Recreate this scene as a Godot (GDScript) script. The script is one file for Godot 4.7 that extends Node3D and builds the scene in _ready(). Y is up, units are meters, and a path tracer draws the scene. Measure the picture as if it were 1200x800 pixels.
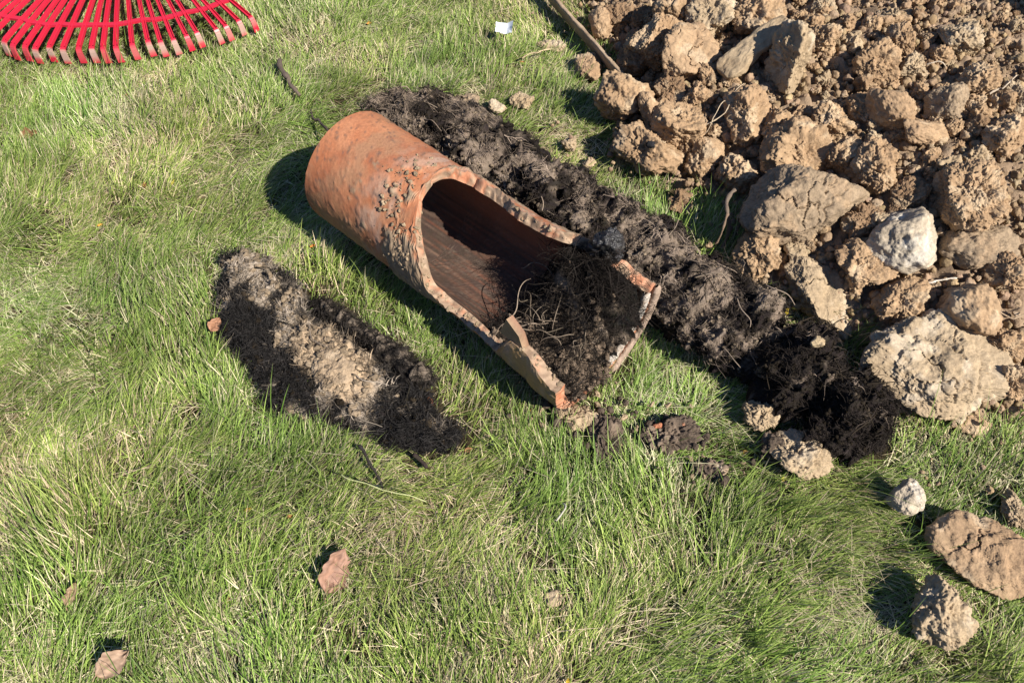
extends Node3D
# A broken clay sewer pipe and the root mats pulled out of it, lying on a lawn beside a heap of dug clay.

var rng := RandomNumberGenerator.new()
var fine := FastNoiseLite.new()      # smooth fractal noise
var lump := FastNoiseLite.new()      # rounded crumbs (cellular)
var chunk := FastNoiseLite.new()     # broken steps (cell values)
var broad := FastNoiseLite.new()     # broad patches
var M := {}
var taken := {}
var ico := {}
var bare: Array = []                 # spots where lumps press the grass down: x, z, radius
var edge: Array = [Vector2(-0.0782, -2.6786), Vector2(0.2744, -1.4496), Vector2(0.209, -1.1808), Vector2(0.4455, -1.0443), Vector2(0.4514, -0.8458), Vector2(0.63, -0.7093), Vector2(0.731, -0.5744), Vector2(0.8841, -0.5448), Vector2(3.0612, -0.2129)]

class Bag:
	# collects triangles (counter-clockwise seen from outside) and makes one smooth ArrayMesh
	var v := PackedVector3Array()
	var c := PackedColorArray()
	var i := PackedInt32Array()
	var t := PackedVector2Array()

	func vert(p: Vector3, col: Color) -> int:
		v.append(p)
		c.append(col)
		return v.size() - 1

	func quad(a: int, b: int, d: int, e: int) -> void:
		i.append_array(PackedInt32Array([a, b, d, a, d, e]))

	func grid(n: int, m: int, first: int, wrap: bool) -> void:
		# n rows of m vertices
		for r in n - 1:
			for k in (m if wrap else m - 1):
				var k2 := (k + 1) % m
				var a := first + r * m
				quad(a + k, a + k2, a + m + k2, a + m + k)

	func tube(pts: PackedVector3Array, radii: PackedFloat32Array, col: Color, sides := 6, col2 := Color(-1, 0, 0)) -> void:
		var n := pts.size()
		var first := v.size()
		var ref := Vector3(0.31, 0.87, 0.38)
		for k in n:
			var d := (pts[mini(k + 1, n - 1)] - pts[maxi(k - 1, 0)]).normalized()
			var s := d.cross(ref)
			if s.length() < 0.1:
				s = d.cross(Vector3(0.9, 0.1, -0.4))
			s = s.normalized()
			var u := s.cross(d)
			var cc := col if col2.r < 0.0 else col.lerp(col2, float(k) / (n - 1))
			for j in sides:
				var a := TAU * j / sides
				vert(pts[k] + (s * cos(a) + u * sin(a)) * radii[k], cc)
		for k in n - 1:
			for j in sides:
				var a := first + k * sides
				quad(a + j, a + sides + j, a + sides + (j + 1) % sides, a + (j + 1) % sides)
		for e in 2:
			var base := first + (n - 1) * sides * e
			for j in range(1, sides - 1):
				if e == 1:
					i.append_array(PackedInt32Array([base, base + j + 1, base + j]))
				else:
					i.append_array(PackedInt32Array([base, base + j, base + j + 1]))

	func ribbon(pts: PackedVector3Array, side: Vector3, w0: float, w1: float, c0: Color, c1: Color) -> void:
		var n := pts.size()
		var first := v.size()
		for k in n:
			var f := float(k) / (n - 1)
			var w := lerpf(w0, w1, f) * 0.5
			var cc := c0.lerp(c1, f)
			vert(pts[k] - side * w, cc)
			vert(pts[k] + side * w, cc)
		for k in n - 1:
			var a := first + 2 * k
			quad(a, a + 1, a + 3, a + 2)

	func box(x0: Vector3, ax: Vector3, ay: Vector3, az: Vector3, col: Color) -> void:
		# a block whose faces have their own vertices; x0 is its centre, ax ay az half axes
		for s in [-1.0, 1.0]:
			for k in 3:
				var n: Vector3 = [ax, ay, az][k] * s
				var a: Vector3 = [ay, az, ax][k]
				var b: Vector3 = [az, ax, ay][k] * s
				var q := [vert(x0 + n - a - b, col), vert(x0 + n + a - b, col), vert(x0 + n + a + b, col), vert(x0 + n - a + b, col)]
				quad(q[0], q[1], q[2], q[3])

	func mesh(flat := false, pairs := []) -> ArrayMesh:
		var nrm := PackedVector3Array()
		nrm.resize(v.size())
		var o := PackedInt32Array()
		o.resize(i.size())
		for k in range(0, i.size(), 3):
			var a := i[k]
			var b := i[k + 1]
			var d := i[k + 2]
			var n := (v[b] - v[a]).cross(v[d] - v[a])
			nrm[a] += n
			nrm[b] += n
			nrm[d] += n
			o[k] = a
			o[k + 1] = d
			o[k + 2] = b
		for p in pairs:
			var s: Vector3 = nrm[p[0]] + nrm[p[1]]
			nrm[p[0]] = s
			nrm[p[1]] = s
		for k in nrm.size():
			nrm[k] = nrm[k].normalized() if nrm[k].length_squared() > 0.0 else Vector3.UP
		var arr := []
		arr.resize(Mesh.ARRAY_MAX)
		arr[Mesh.ARRAY_VERTEX] = v
		if not flat:
			arr[Mesh.ARRAY_NORMAL] = nrm
		arr[Mesh.ARRAY_COLOR] = c
		if t.size() == v.size():
			arr[Mesh.ARRAY_TEX_UV] = t
		arr[Mesh.ARRAY_INDEX] = o
		var am := ArrayMesh.new()
		am.add_surface_from_arrays(Mesh.PRIMITIVE_TRIANGLES, arr)
		return am


# ---------------------------------------------------------------- naming
func numbered(called: String) -> String:
	taken[called] = taken.get(called, -1) + 1
	return called if taken[called] == 0 else "%s_%03d" % [called, taken[called]]

func tag(o: Node3D, label: String, category: String, group := "", kind := "") -> Node3D:
	if label: o.set_meta("label", label)
	if category: o.set_meta("category", category)
	if group: o.set_meta("group", group)
	if kind: o.set_meta("kind", kind)
	return o

func thing(called: String, label: String, category: String, at := Vector3.ZERO, group := "") -> Node3D:
	var o := Node3D.new()
	o.name = numbered(called)
	add_child(o)
	o.position = at
	tag(o, label, category, group)
	return o

func obj(called: String, mesh: Mesh, mat: Material, parent: Node = null) -> MeshInstance3D:
	var o := MeshInstance3D.new()
	o.mesh = mesh
	o.material_override = mat
	if parent == null:
		o.name = numbered(called)
		add_child(o)
	else:
		o.name = called
		parent.add_child(o, true)
	return o

func many(called: String, mesh: Mesh, mat: Material, places: Array, cols: Array, parent: Node = null) -> MultiMeshInstance3D:
	var mm := MultiMesh.new()
	mm.transform_format = MultiMesh.TRANSFORM_3D
	mm.use_colors = true
	mm.mesh = mesh
	mm.instance_count = places.size()
	for k in places.size():
		mm.set_instance_transform(k, places[k])
		mm.set_instance_color(k, cols[k])
	var o := MultiMeshInstance3D.new()
	o.multimesh = mm
	o.material_override = mat
	o.set_meta("kind", "stuff")
	if parent == null:
		o.name = numbered(called)
		add_child(o)
	else:
		o.name = called
		parent.add_child(o, true)
	return o


# ---------------------------------------------------------------- materials
func noise_tex(n: FastNoiseLite, side := 512, bump := false) -> NoiseTexture2D:
	var t := NoiseTexture2D.new()
	t.width = side
	t.height = side
	t.seamless = true
	t.noise = n
	return t

func fnl(type: int, freq: float, octaves: int, sd: int, gain := 0.5) -> FastNoiseLite:
	var n := FastNoiseLite.new()
	n.noise_type = type
	n.frequency = freq
	n.fractal_type = FastNoiseLite.FRACTAL_FBM if octaves > 1 else FastNoiseLite.FRACTAL_NONE
	n.fractal_octaves = octaves
	n.fractal_gain = gain
	n.seed = sd
	return n

func mat(called: String, rough: float, spec := 0.3, relief := 0.0, relief_tex: Texture2D = null, scale := 6.0) -> StandardMaterial3D:
	var m := StandardMaterial3D.new()
	m.resource_name = called
	m.vertex_color_use_as_albedo = true
	m.roughness = rough
	m.metallic_specular = spec
	m.cull_mode = BaseMaterial3D.CULL_DISABLED
	if relief > 0.0:
		m.uv1_triplanar = true
		m.uv1_scale = Vector3.ONE * scale
		m.heightmap_enabled = true
		m.heightmap_texture = relief_tex
		m.heightmap_scale = relief
	M[called] = m
	return m

func grain(m: StandardMaterial3D, sd: int, lo: float, hi: float, freq := 0.05) -> void:
	# a fine mottling of the base colour
	var t := noise_tex(fnl(FastNoiseLite.TYPE_SIMPLEX_SMOOTH, freq, 4, sd, 0.65))
	var g := Gradient.new()
	g.set_color(0, Color(lo, lo, lo))
	g.set_color(1, Color(hi, hi, hi))
	t.color_ramp = g
	m.albedo_texture = t
	m.uv1_triplanar = true


# ---------------------------------------------------------------- the lie of the land
func heap_d(x: float, z: float) -> float:
	var p := Vector2(x, z)
	var best := 1e9
	var side := 1.0
	for k in edge.size() - 1:
		var a: Vector2 = edge[k]
		var d: Vector2 = edge[k + 1] - a
		var t := clampf((p - a).dot(d) / d.length_squared(), 0.0, 1.0)
		var l := p.distance_to(a + d * t)
		if l < best:
			best = l
			side = d.x * (p.y - a.y) - d.y * (p.x - a.x)
	return best if side < 0.0 else -best

func heap_h(x: float, z: float) -> float:
	var d := heap_d(x, z)
	return 0.0 if d <= 0.0 else 0.2 * (1.0 - exp(-d / 0.3))

func added_shade_mound(x: float, z: float) -> float:
	# unseen mound added on the right to shade the heap's top corner
	var q := Vector2(x - 1.78, z + 1.15)
	return 1.0 * exp(-q.length_squared() / 0.105)

func lawn_h(x: float, z: float) -> float:
	return 0.010 * broad.get_noise_2d(x * 1.6, z * 1.6) - 0.006

# ---------------------------------------------------------------- shapes
func sphere(level: int) -> Array:
	# unit icosphere: [directions, indices]
	if ico.has(level): return ico[level]
	var g := (1.0 + sqrt(5.0)) / 2.0
	var v := PackedVector3Array()
	for q in [[-1, g, 0], [1, g, 0], [-1, -g, 0], [1, -g, 0], [0, -1, g], [0, 1, g], [0, -1, -g], [0, 1, -g], [g, 0, -1], [g, 0, 1], [-g, 0, -1], [-g, 0, 1]]:
		v.append(Vector3(q[0], q[1], q[2]).normalized())
	var f := PackedInt32Array([0, 11, 5, 0, 5, 1, 0, 1, 7, 0, 7, 10, 0, 10, 11, 1, 5, 9, 5, 11, 4, 11, 10, 2, 10, 7, 6, 7, 1, 8, 3, 9, 4, 3, 4, 2, 3, 2, 6, 3, 6, 8, 3, 8, 9, 4, 9, 5, 2, 4, 11, 6, 2, 10, 8, 6, 7, 9, 8, 1])
	for l in level:
		var mids := {}
		var nf := PackedInt32Array()
		for k in range(0, f.size(), 3):
			var m := [0, 0, 0]
			for e in 3:
				var a := f[k + e]
				var b := f[k + (e + 1) % 3]
				var key := mini(a, b) * 1000003 + maxi(a, b)
				if not mids.has(key):
					mids[key] = v.size()
					v.append(((v[a] + v[b]) * 0.5).normalized())
				m[e] = mids[key]
			nf.append_array(PackedInt32Array([f[k], m[0], m[2], f[k + 1], m[1], m[0], f[k + 2], m[2], m[1], m[0], m[1], m[2]]))
		f = nf
	ico[level] = [v, f]
	return ico[level]

func clod_mesh(sd: int, level: int, size: Vector3, planes: int, rough: float, pal: Array, face := Vector3.ZERO, cut := 0.5) -> ArrayMesh:
	# a broken lump: a ball cut by flat faces, then fractured and crumbled by noise of a fixed real size
	var r := RandomNumberGenerator.new()
	r.seed = sd
	var ns := PackedVector3Array()
	var ds := PackedFloat32Array()
	for k in planes:
		ns.append(Vector3(r.randfn(), r.randfn() * 0.8, r.randfn()).normalized())
		ds.append(r.randf_range(0.52, 0.88))
	if face != Vector3.ZERO:
		ns.append(face.normalized())
		ds.append(cut)
	var s: Array = sphere(level)
	var dirs: PackedVector3Array = s[0]
	var b := Bag.new()
	b.i = s[1]
	var off := Vector3(sd * 7.13, sd * 3.71, sd * 1.37)
	var half := size * 0.5
	var big := size.length() / 1.73
	var grow := 1.16
	for d in dirs:
		var sum := 1.0
		for k in ns.size():
			var c := d.dot(ns[k]) / ds[k]
			if c > 0.6:
				sum += pow(c, 26.0)
		var rad := pow(sum, -1.0 / 26.0)
		var p := d * rad * half * grow
		var q := p + off
		var local := rough
		if face != Vector3.ZERO:
			local = rough * lerpf(0.9, 0.06, smoothstep(0.45, 0.75, d.dot(ns[planes]) ))
		var w := fine.get_noise_3dv(q * 0.9 / big * 0.04)
		var w2 := fine.get_noise_3dv(q * 0.9 / big * 0.10)
		var wob := Vector3(fine.get_noise_3dv(q * 0.8), fine.get_noise_3dv(q * 0.8 + Vector3(3, 3, 3)), w2) * 0.012
		var ch := chunk.get_noise_3dv(q + wob)
		var ch2 := chunk.get_noise_3dv(q * 2.6 + wob * 2.0)
		var l2 := -lump.get_noise_3dv(q * 2.2)
		var l3 := fine.get_noise_3dv(q * 1.2)
		var l4 := fine.get_noise_3dv(q * 3.1)
		var crumbly := smoothstep(-0.2, 0.25, fine.get_noise_3dv(q * 0.3 + Vector3(1, 8, 2)))
		var cav := maxf(0.0, fine.get_noise_3dv(q * 0.5 + Vector3(9, 9, 9)) - 0.10)
		var pit := maxf(0.0, fine.get_noise_3dv(q * 1.5 + Vector3(2, 9, 4)) - 0.16)
		var h := big * (0.10 * w + 0.05 * w2)
		h += local * (ch * 0.0034 + ch2 * 0.0022 + (l2 - 0.4) * 0.0040 * crumbly + l3 * 0.0034 + l4 * 0.0015 - 0.018 * cav - 0.013 * pit)
		p += d * h
		if face != Vector3.ZERO:
			# drying cracks across the flat face
			var crack := absf(fine.get_noise_3dv(q * 0.22 + Vector3(4, 4, 0)))
			p -= d * 0.008 * smoothstep(0.030, 0.0, crack) * smoothstep(0.45, 0.7, d.dot(ns[planes]))
		var tone := clampf(0.5 + 0.8 * fine.get_noise_3dv(q * 0.22), 0.0, 1.0)
		var col: Color = pal[0].lerp(pal[1], tone)
		var pale := smoothstep(0.10, 0.4, fine.get_noise_3dv(q * 0.35 + Vector3(3, 1, 7)))
		col = col.lerp(pal[2], pale * 0.75)
		col = col * (1.0 + 0.30 * fine.get_noise_3dv(q * 2.3) + 0.10 * ch)
		b.vert(p, Color(col.r, col.g, col.b))
	return b.mesh()

func wiggle(a: Vector3, b: Vector3, n: int, amp: float, sd: int, lift := 0.0) -> PackedVector3Array:
	var pts := PackedVector3Array()
	for k in n:
		var f := float(k) / (n - 1)
		var p := a.lerp(b, f)
		var e := sin(f * PI)
		var s := Vector3(sd * 1.7, f * a.distance_to(b) * 6.0, sd * 0.3)
		p += Vector3(broad.get_noise_3dv(s * 0.8), broad.get_noise_3dv(s * 0.8 + Vector3(50, 0, 0)) * 0.6, broad.get_noise_3dv(s * 0.8 + Vector3(0, 0, 80))) * amp * (0.35 + e) * 1.6
		p.y += lift * e
		pts.append(p)
	return pts

func taper(n: int, r0: float, r1: float) -> PackedFloat32Array:
	var o := PackedFloat32Array()
	for k in n: o.append(lerpf(r0, r1, float(k) / (n - 1)))
	return o

func fibre_tuft(sd: int, n: int, length: float, spread: float, w: float, lift: float) -> ArrayMesh:
	# fine roots running mostly along +x, tangled
	var r := RandomNumberGenerator.new()
	r.seed = sd
	var b := Bag.new()
	for k in n:
		var p := Vector3(r.randf_range(-0.5, 0.1) * length, r.randf_range(-0.3, 0.5) * lift, r.randfn() * spread * 0.5)
		var d := Vector3(1.0, r.randfn() * 0.25 + 0.12, r.randfn() * 0.55).normalized()
		var step := length * r.randf_range(0.6, 1.2) / 6.0
		var pts := PackedVector3Array()
		for s in 7:
			pts.append(p)
			p += d * step
			d = (d + Vector3(r.randfn(), r.randfn() * 0.8 - 0.12, r.randfn()) * 0.32).normalized()
		var side := d.cross(Vector3(r.randfn(), r.randfn(), r.randfn())).normalized()
		var g := r.randf_range(0.5, 1.5)
		var c := Color(g, g, g)
		if r.randf() < 0.14: c = Color(4.0, 3.5, 2.9)
		b.ribbon(pts, side, w * r.randf_range(0.6, 1.3), w * 0.4, c, c)
	return b.mesh()

func grass_tuft(sd: int, n: int, tall: float, lie: float, spread: float, wide: float, dry: float) -> ArrayMesh:
	# blades bending over towards +x
	var r := RandomNumberGenerator.new()
	r.seed = sd
	var b := Bag.new()
	for k in n:
		var p := Vector3(r.randfn() * spread, -0.004, r.randfn() * spread)
		var turn := r.randfn() * 0.42
		if r.randf() < 0.14: turn = r.randf_range(-PI, PI)
		var flat := Vector3(cos(turn), 0, sin(turn))
		var lean := clampf(lie + r.randfn() * 0.28, 0.05, 1.35)
		var hgt := tall * clampf(1.0 + r.randfn() * 0.33, 0.35, 1.9)
		var bend := r.randf_range(0.2, 0.9)
		var pts := PackedVector3Array()
		for s in 5:
			var f := s / 4.0
			pts.append(p)
			var ang := lean + bend * f * 0.9
			p += (flat * sin(ang) + Vector3.UP * cos(ang)) * hgt / 4.0
			if p.y < 0.003: p.y = 0.003
		var side := Vector3.UP.cross(flat).normalized()
		side = (side + Vector3(r.randfn(), r.randfn(), r.randfn()) * 0.3).normalized()
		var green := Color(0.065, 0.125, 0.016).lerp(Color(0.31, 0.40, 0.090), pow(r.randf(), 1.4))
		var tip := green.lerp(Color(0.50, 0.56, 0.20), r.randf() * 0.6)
		var foot := green.lerp(Color(0.085, 0.075, 0.035), 0.55 + 0.45 * r.randf())  # feet coloured darker to deepen the shaded gaps between blades
		if r.randf() < dry:
			green = Color(0.66, 0.58, 0.38).lerp(Color(0.27, 0.21, 0.12), r.randf())
			tip = green * 1.1
			foot = green
		var w := wide * r.randf_range(0.55, 1.25)
		var first := b.v.size()
		for s in 5:
			var f := s / 4.0
			var ww := w * (0.75 + 0.6 * f - 1.32 * f * f) * 0.5
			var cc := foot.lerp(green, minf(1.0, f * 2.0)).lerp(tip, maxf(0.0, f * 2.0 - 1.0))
			cc.a = 1.0
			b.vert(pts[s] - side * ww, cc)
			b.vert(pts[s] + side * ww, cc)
		for s in 4:
			b.quad(first + 2 * s, first + 2 * s + 1, first + 2 * s + 3, first + 2 * s + 2)
	return b.mesh()


# ---------------------------------------------------------------- the pipe's frame
var pa := Vector3(-0.3117, -0.004, -1.0412)   # on the ground below its whole end
var pb := Vector3(0.1569, -0.004, -0.6389)     # on the ground below its broken end
var pr := 0.1285      # of the wider socket end; the barrel is slimmer
var px: Vector3
var ps: Vector3

func barrel(s: float) -> float:
	return lerpf(0.1135, pr, smoothstep(0.38, 0.55, s))

func on_pipe(s: float, th: float, r_end: float) -> Vector3:
	var r := r_end + barrel(s) - pr
	return pa + px * s + Vector3.UP * (pr + r * cos(th)) + ps * r * sin(th)

func poly_has(poly: PackedVector2Array, x: float, z: float) -> bool:
	return Geometry2D.is_point_in_polygon(Vector2(x, z), poly)

var mat_path: Array = [Vector3(-0.3312, 0, -1.3509), Vector3(-0.2444, 0, -1.325), Vector3(-0.1335, 0, -1.2471), Vector3(0, 0.02, -1.11), Vector3(0.1116, 0.03, -0.9874), Vector3(0.2159, 0.03, -0.8957), Vector3(0.32, 0.03, -0.798), Vector3(0.4172, 0.03, -0.709), Vector3(0.5005, 0.03, -0.6259), Vector3(0.5654, 0.03, -0.5545), Vector3(0.6163, 0.02, -0.5009)]
var mat_half: Array = [0.030, 0.055, 0.078, 0.084, 0.088, 0.092, 0.090, 0.082, 0.068, 0.064, 0.032]
var mat_tall: Array = [0.022, 0.040, 0.060, 0.095, 0.125, 0.120, 0.110, 0.105, 0.105, 0.095, 0.040]
var slab_poly: PackedVector2Array

func slab_line() -> PackedVector2Array:
	var o := PackedVector2Array()
	for p in [Vector3(-0.5754, 0, -0.9153), Vector3(-0.5131, 0, -0.9284), Vector3(-0.4539, 0, -0.8812), Vector3(-0.3735, 0, -0.8113), Vector3(-0.2717, 0, -0.7469), Vector3(-0.1881, 0, -0.6964), Vector3(-0.1505, 0, -0.6461), Vector3(-0.1315, 0, -0.5777), Vector3(-0.0758, 0, -0.5208), Vector3(-0.0937, 0, -0.4941), Vector3(-0.1583, 0, -0.4895), Vector3(-0.2326, 0, -0.5129), Vector3(-0.3168, 0, -0.5448), Vector3(-0.408, 0, -0.5612), Vector3(-0.4484, 0, -0.62), Vector3(-0.4937, 0, -0.6728), Vector3(-0.5438, 0, -0.7336), Vector3(-0.5665, 0, -0.8254)]:
		o.append(Vector2(p.x, p.z))
	return o

func path_at(f: float) -> Array:
	# [point, half width, height, direction] of the long root mass at 0..1
	var n := mat_path.size() - 1
	var k := mini(int(f * n), n - 1)
	var t := f * n - k
	var p: Vector3 = mat_path[k].cubic_interpolate(mat_path[k + 1], mat_path[maxi(k - 1, 0)], mat_path[mini(k + 2, n)], t)
	var d: Vector3 = mat_path[k + 1] - mat_path[k]
	return [p, lerpf(mat_half[k], mat_half[k + 1], t), lerpf(mat_tall[k], mat_tall[k + 1], t), Vector3(d.x, 0, d.z).normalized()]

func covered(x: float, z: float) -> float:
	# how much of a grass tuft stands here: 0 none, 1 all of it
	var d := heap_d(x, z)
	var part := 1.0
	if d > 0.02: return 0.0
	var q := Vector3(x, 0, z) - pa
	var along := q.dot(px)
	var off := absf(q.dot(ps))
	if along > -0.02 and along < 0.63:
		if off < 0.070: return 0.0
		if off < 0.125: return 0.55
	if poly_has(slab_poly, x, z): return 0.0
	for b in bare:
		var bd := Vector2(x - b.x, z - b.y).length()
		if bd < b.z * 0.8: return 0.0
		if bd < b.z + 0.035: part = 0.45
	for j in slab_poly.size():
		var pt := Vector2(x, z)
		if pt.distance_to(Geometry2D.get_closest_point_to_segment(pt, slab_poly[j], slab_poly[(j + 1) % slab_poly.size()])) < 0.035: part = 0.4
	for k in 41:
		var m: Array = path_at(k / 40.0)
		var l := Vector2(x - m[0].x, z - m[0].z).length()
		if l < m[1] * 0.86: return 0.0
		if l < m[1] + 0.03: part = minf(part, 0.55)
	return part


func _ready() -> void:
	# ---- camera, sky, sun, exposure
	var cam := Camera3D.new()
	cam.name = "camera"
	add_child(cam)
	cam.position = Vector3(0, 1.15, 0)
	cam.rotation_degrees = Vector3(-58, 0, 0)
	cam.fov = 50.0
	cam.near = 0.02
	cam.far = 300.0
	cam.current = true
	var we := WorldEnvironment.new()
	we.name = "world"
	var env := Environment.new()
	env.background_mode = Environment.BG_SKY
	var sm := ProceduralSkyMaterial.new()
	sm.sky_top_color = Color(0.34, 0.46, 0.66)
	sm.sky_horizon_color = Color(0.66, 0.74, 0.84)
	sm.ground_horizon_color = Color(0.35, 0.36, 0.30)
	sm.ground_bottom_color = Color(0.16, 0.18, 0.10)
	sm.sky_curve = 0.12
	var sky := Sky.new()
	sky.sky_material = sm
	env.sky = sky
	env.background_energy_multiplier = 0.5
	env.tonemap_mode = Environment.TONE_MAPPER_LINEAR
	env.tonemap_exposure = 1.82
	env.sdfgi_enabled = true
	env.ssao_enabled = true
	env.ssil_enabled = true
	we.environment = env
	add_child(we)
	var sun := DirectionalLight3D.new()
	sun.name = "sun"
	add_child(sun)
	var az := deg_to_rad(38.0)
	var el := deg_to_rad(44.0)
	sun.look_at_from_position(Vector3(cos(az) * cos(el), sin(el), sin(az) * cos(el)) * 30.0, Vector3.ZERO)
	sun.light_energy = 1.6
	sun.light_color = Color(1.0, 0.968, 0.925)
	sun.light_angular_distance = 0.53
	sun.shadow_enabled = true

	# ---- noise and materials
	fine = fnl(FastNoiseLite.TYPE_SIMPLEX_SMOOTH, 38.0, 4, 11, 0.55)
	lump = fnl(FastNoiseLite.TYPE_CELLULAR, 62.0, 1, 5)
	lump.cellular_return_type = FastNoiseLite.RETURN_DISTANCE
	lump.cellular_jitter = 1.0
	chunk = fnl(FastNoiseLite.TYPE_CELLULAR, 75.0, 1, 6)
	chunk.cellular_return_type = FastNoiseLite.RETURN_CELL_VALUE
	broad = fnl(FastNoiseLite.TYPE_SIMPLEX_SMOOTH, 1.0, 3, 23)
	px = (pb - pa).normalized()
	ps = Vector3(-px.z, 0, px.x)
	slab_poly = slab_line()
	var grit_tex := noise_tex(fnl(FastNoiseLite.TYPE_SIMPLEX_SMOOTH, 0.035, 5, 3, 0.7))
	var cell := fnl(FastNoiseLite.TYPE_CELLULAR, 0.05, 3, 8, 0.55)
	var crumb_tex := noise_tex(cell)
	var soil := mat("soil", 0.95, 0.15, 0.16, crumb_tex, 7.0)
	grain(soil, 41, 0.80, 1.0, 0.06)
	var smooth_soil := mat("smooth_soil", 0.8, 0.3, 0.10, grit_tex, 7.0)
	grain(smooth_soil, 42, 0.8, 1.0)
	var stone := mat("stone", 0.85, 0.35, 0.12, grit_tex, 9.0)
	grain(stone, 43, 0.7, 1.0, 0.03)
	var clay := mat("terracotta", 0.72, 0.4, 0.05, grit_tex, 9.0)
	grain(clay, 44, 0.82, 1.0, 0.03)
	var root := mat("root", 0.85, 0.12)
	var pulp := mat("root_pulp", 0.9, 0.25, 0.5, grit_tex, 8.0)
	var wet := mat("wet_root", 0.35, 0.5, 0.3, grit_tex, 9.0)
	var blade := mat("grass_blade", 0.56, 0.32)
	blade.backlight_enabled = true
	blade.backlight = Color(0.26, 0.32, 0.16)
	var turf := mat("turf", 1.0, 0.1, 0.6, crumb_tex, 5.0)
	var leaf := mat("dry_leaf", 0.6, 0.35)
	leaf.backlight_enabled = true
	leaf.backlight = Color(0.35, 0.28, 0.2)
	var red := mat("red_plastic", 0.38, 0.5, 0.012, grit_tex, 9.0)
	var bark := mat("bark", 0.85, 0.3, 0.15, grit_tex, 20.0)
	var paper := mat("paper", 0.7, 0.4)

	build_ground(turf)
	build_heap(soil)
	build_pipe(clay, soil, stone)
	build_root_mass(pulp, root, soil)
	build_root_slab(pulp, root, soil, clay)
	build_plug(pulp, root, wet, soil)
	build_clods(soil, smooth_soil, stone)
	build_rake(red)
	build_small(soil, smooth_soil, stone, bark, leaf, paper, root, clay)
	build_grass(blade)


# ---------------------------------------------------------------- ground and grass
func build_ground(turf: Material) -> void:
	var xs := PackedFloat32Array()
	for k in range(-100, 101):
		var f := k / 100.0
		xs.append(f * 1.8 + signf(f) * pow(absf(f), 14.0) * 70.0)
	var b := Bag.new()
	for zz in xs:
		var z := zz - 1.0
		for x in xs:
			var t := clampf(0.5 + 0.7 * broad.get_noise_2d(x * 5.0, z * 5.0), 0.0, 1.0)
			var c := Color(0.028, 0.023, 0.013).lerp(Color(0.070, 0.058, 0.032), t)
			b.vert(Vector3(x, lawn_h(x, z) + 0.004 * fine.get_noise_2d(x * 0.5, z * 0.5), z), c)
	var m := xs.size()
	for r in m - 1:
		for k in m - 1:
			b.quad(r * m + k, (r + 1) * m + k, (r + 1) * m + k + 1, r * m + k + 1)
	tag(obj("lawn_ground", b.mesh(), turf), "thatchy soil of the lawn under the grass", "ground", "", "structure")

func build_heap(soil: Material) -> void:
	var b := Bag.new()
	var x0 := 0.0
	var z0 := -2.7
	var st := 0.0105
	var nx := 250
	var nz := 240
	var hs := PackedFloat32Array()
	for r in nz:
		for k in nx:
			var x := x0 + k * st
			var z := z0 + r * st
			var d := heap_d(x, z)
			var p := Vector3(x, 0, z)
			var y := -0.05
			if d > -0.03:
				var l1 := -lump.get_noise_3dv(p * 0.55)
				var l2 := -lump.get_noise_3dv(p * 1.3)
				y = heap_h(x, z) + added_shade_mound(x, z) - 0.012 + (l1 - 0.3) * 0.030 + (l2 - 0.3) * 0.020 + fine.get_noise_3dv(p * 0.7) * 0.016 + chunk.get_noise_3dv(p * 0.8) * 0.006
				y -= smoothstep(0.03, -0.03, d) * 0.05
			var t := clampf(0.5 + fine.get_noise_3dv(p * 0.16), 0.0, 1.0)
			var c := Color(0.26, 0.185, 0.120).lerp(Color(0.40, 0.295, 0.200), t) * (1.0 + 0.3 * fine.get_noise_3dv(p * 1.6))
			c.a = 1.0
			b.vert(Vector3(x, y, z), c)
			hs.append(y)
	for r in nz - 1:
		for k in nx - 1:
			var a := r * nx + k
			if maxf(maxf(hs[a], hs[a + 1]), maxf(hs[a + nx], hs[a + nx + 1])) > -0.045:
				b.quad(a, a + nx, a + nx + 1, a + 1)
	tag(obj("soil_heap", b.mesh(), soil), "crumbly tan bed of the dug soil heap", "soil", "", "structure")
	# loose crumbs over the heap and along its foot
	rng.seed = 77
	var pal := [Color(0.29, 0.205, 0.130), Color(0.40, 0.295, 0.195), Color(0.52, 0.42, 0.30)]
	for v in 4:
		var places := []
		var cols := []
		var mesh := clod_mesh(300 + v, 2, Vector3(0.02, 0.016, 0.018), 7, 0.35, pal)
		for k in 12000:
			var x := rng.randf_range(0.0, 2.3)
			var z := rng.randf_range(-2.6, -0.35)
			var d := heap_d(x, z)
			if d < -0.22: continue
			if d < 0.0 and rng.randf() > 0.16 * exp(d * 11.0): continue
			var s := 0.20 + 0.95 * pow(rng.randf(), 2.6)
			if d < 0.0: s *= 0.6
			var y := heap_h(x, z) + added_shade_mound(x, z) + (0.000 + 0.012 * rng.randf() if d > 0.02 else 0.014 + 0.014 * rng.randf())
			places.append(Transform3D(Basis.from_euler(Vector3(rng.randf() * TAU, rng.randf() * TAU, rng.randf() * TAU)).scaled(Vector3.ONE * s), Vector3(x, y, z)))
			var g := rng.randf_range(0.75, 1.15)
			cols.append(Color(g, g * rng.randf_range(0.94, 1.02), g * rng.randf_range(0.86, 1.02)))
		tag(many("soil_crumbs", mesh, soil, places, cols), "loose crumbs of tan clay strewn over the heap and its foot", "soil crumbs", "crumbs of soil on the heap")

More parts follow.
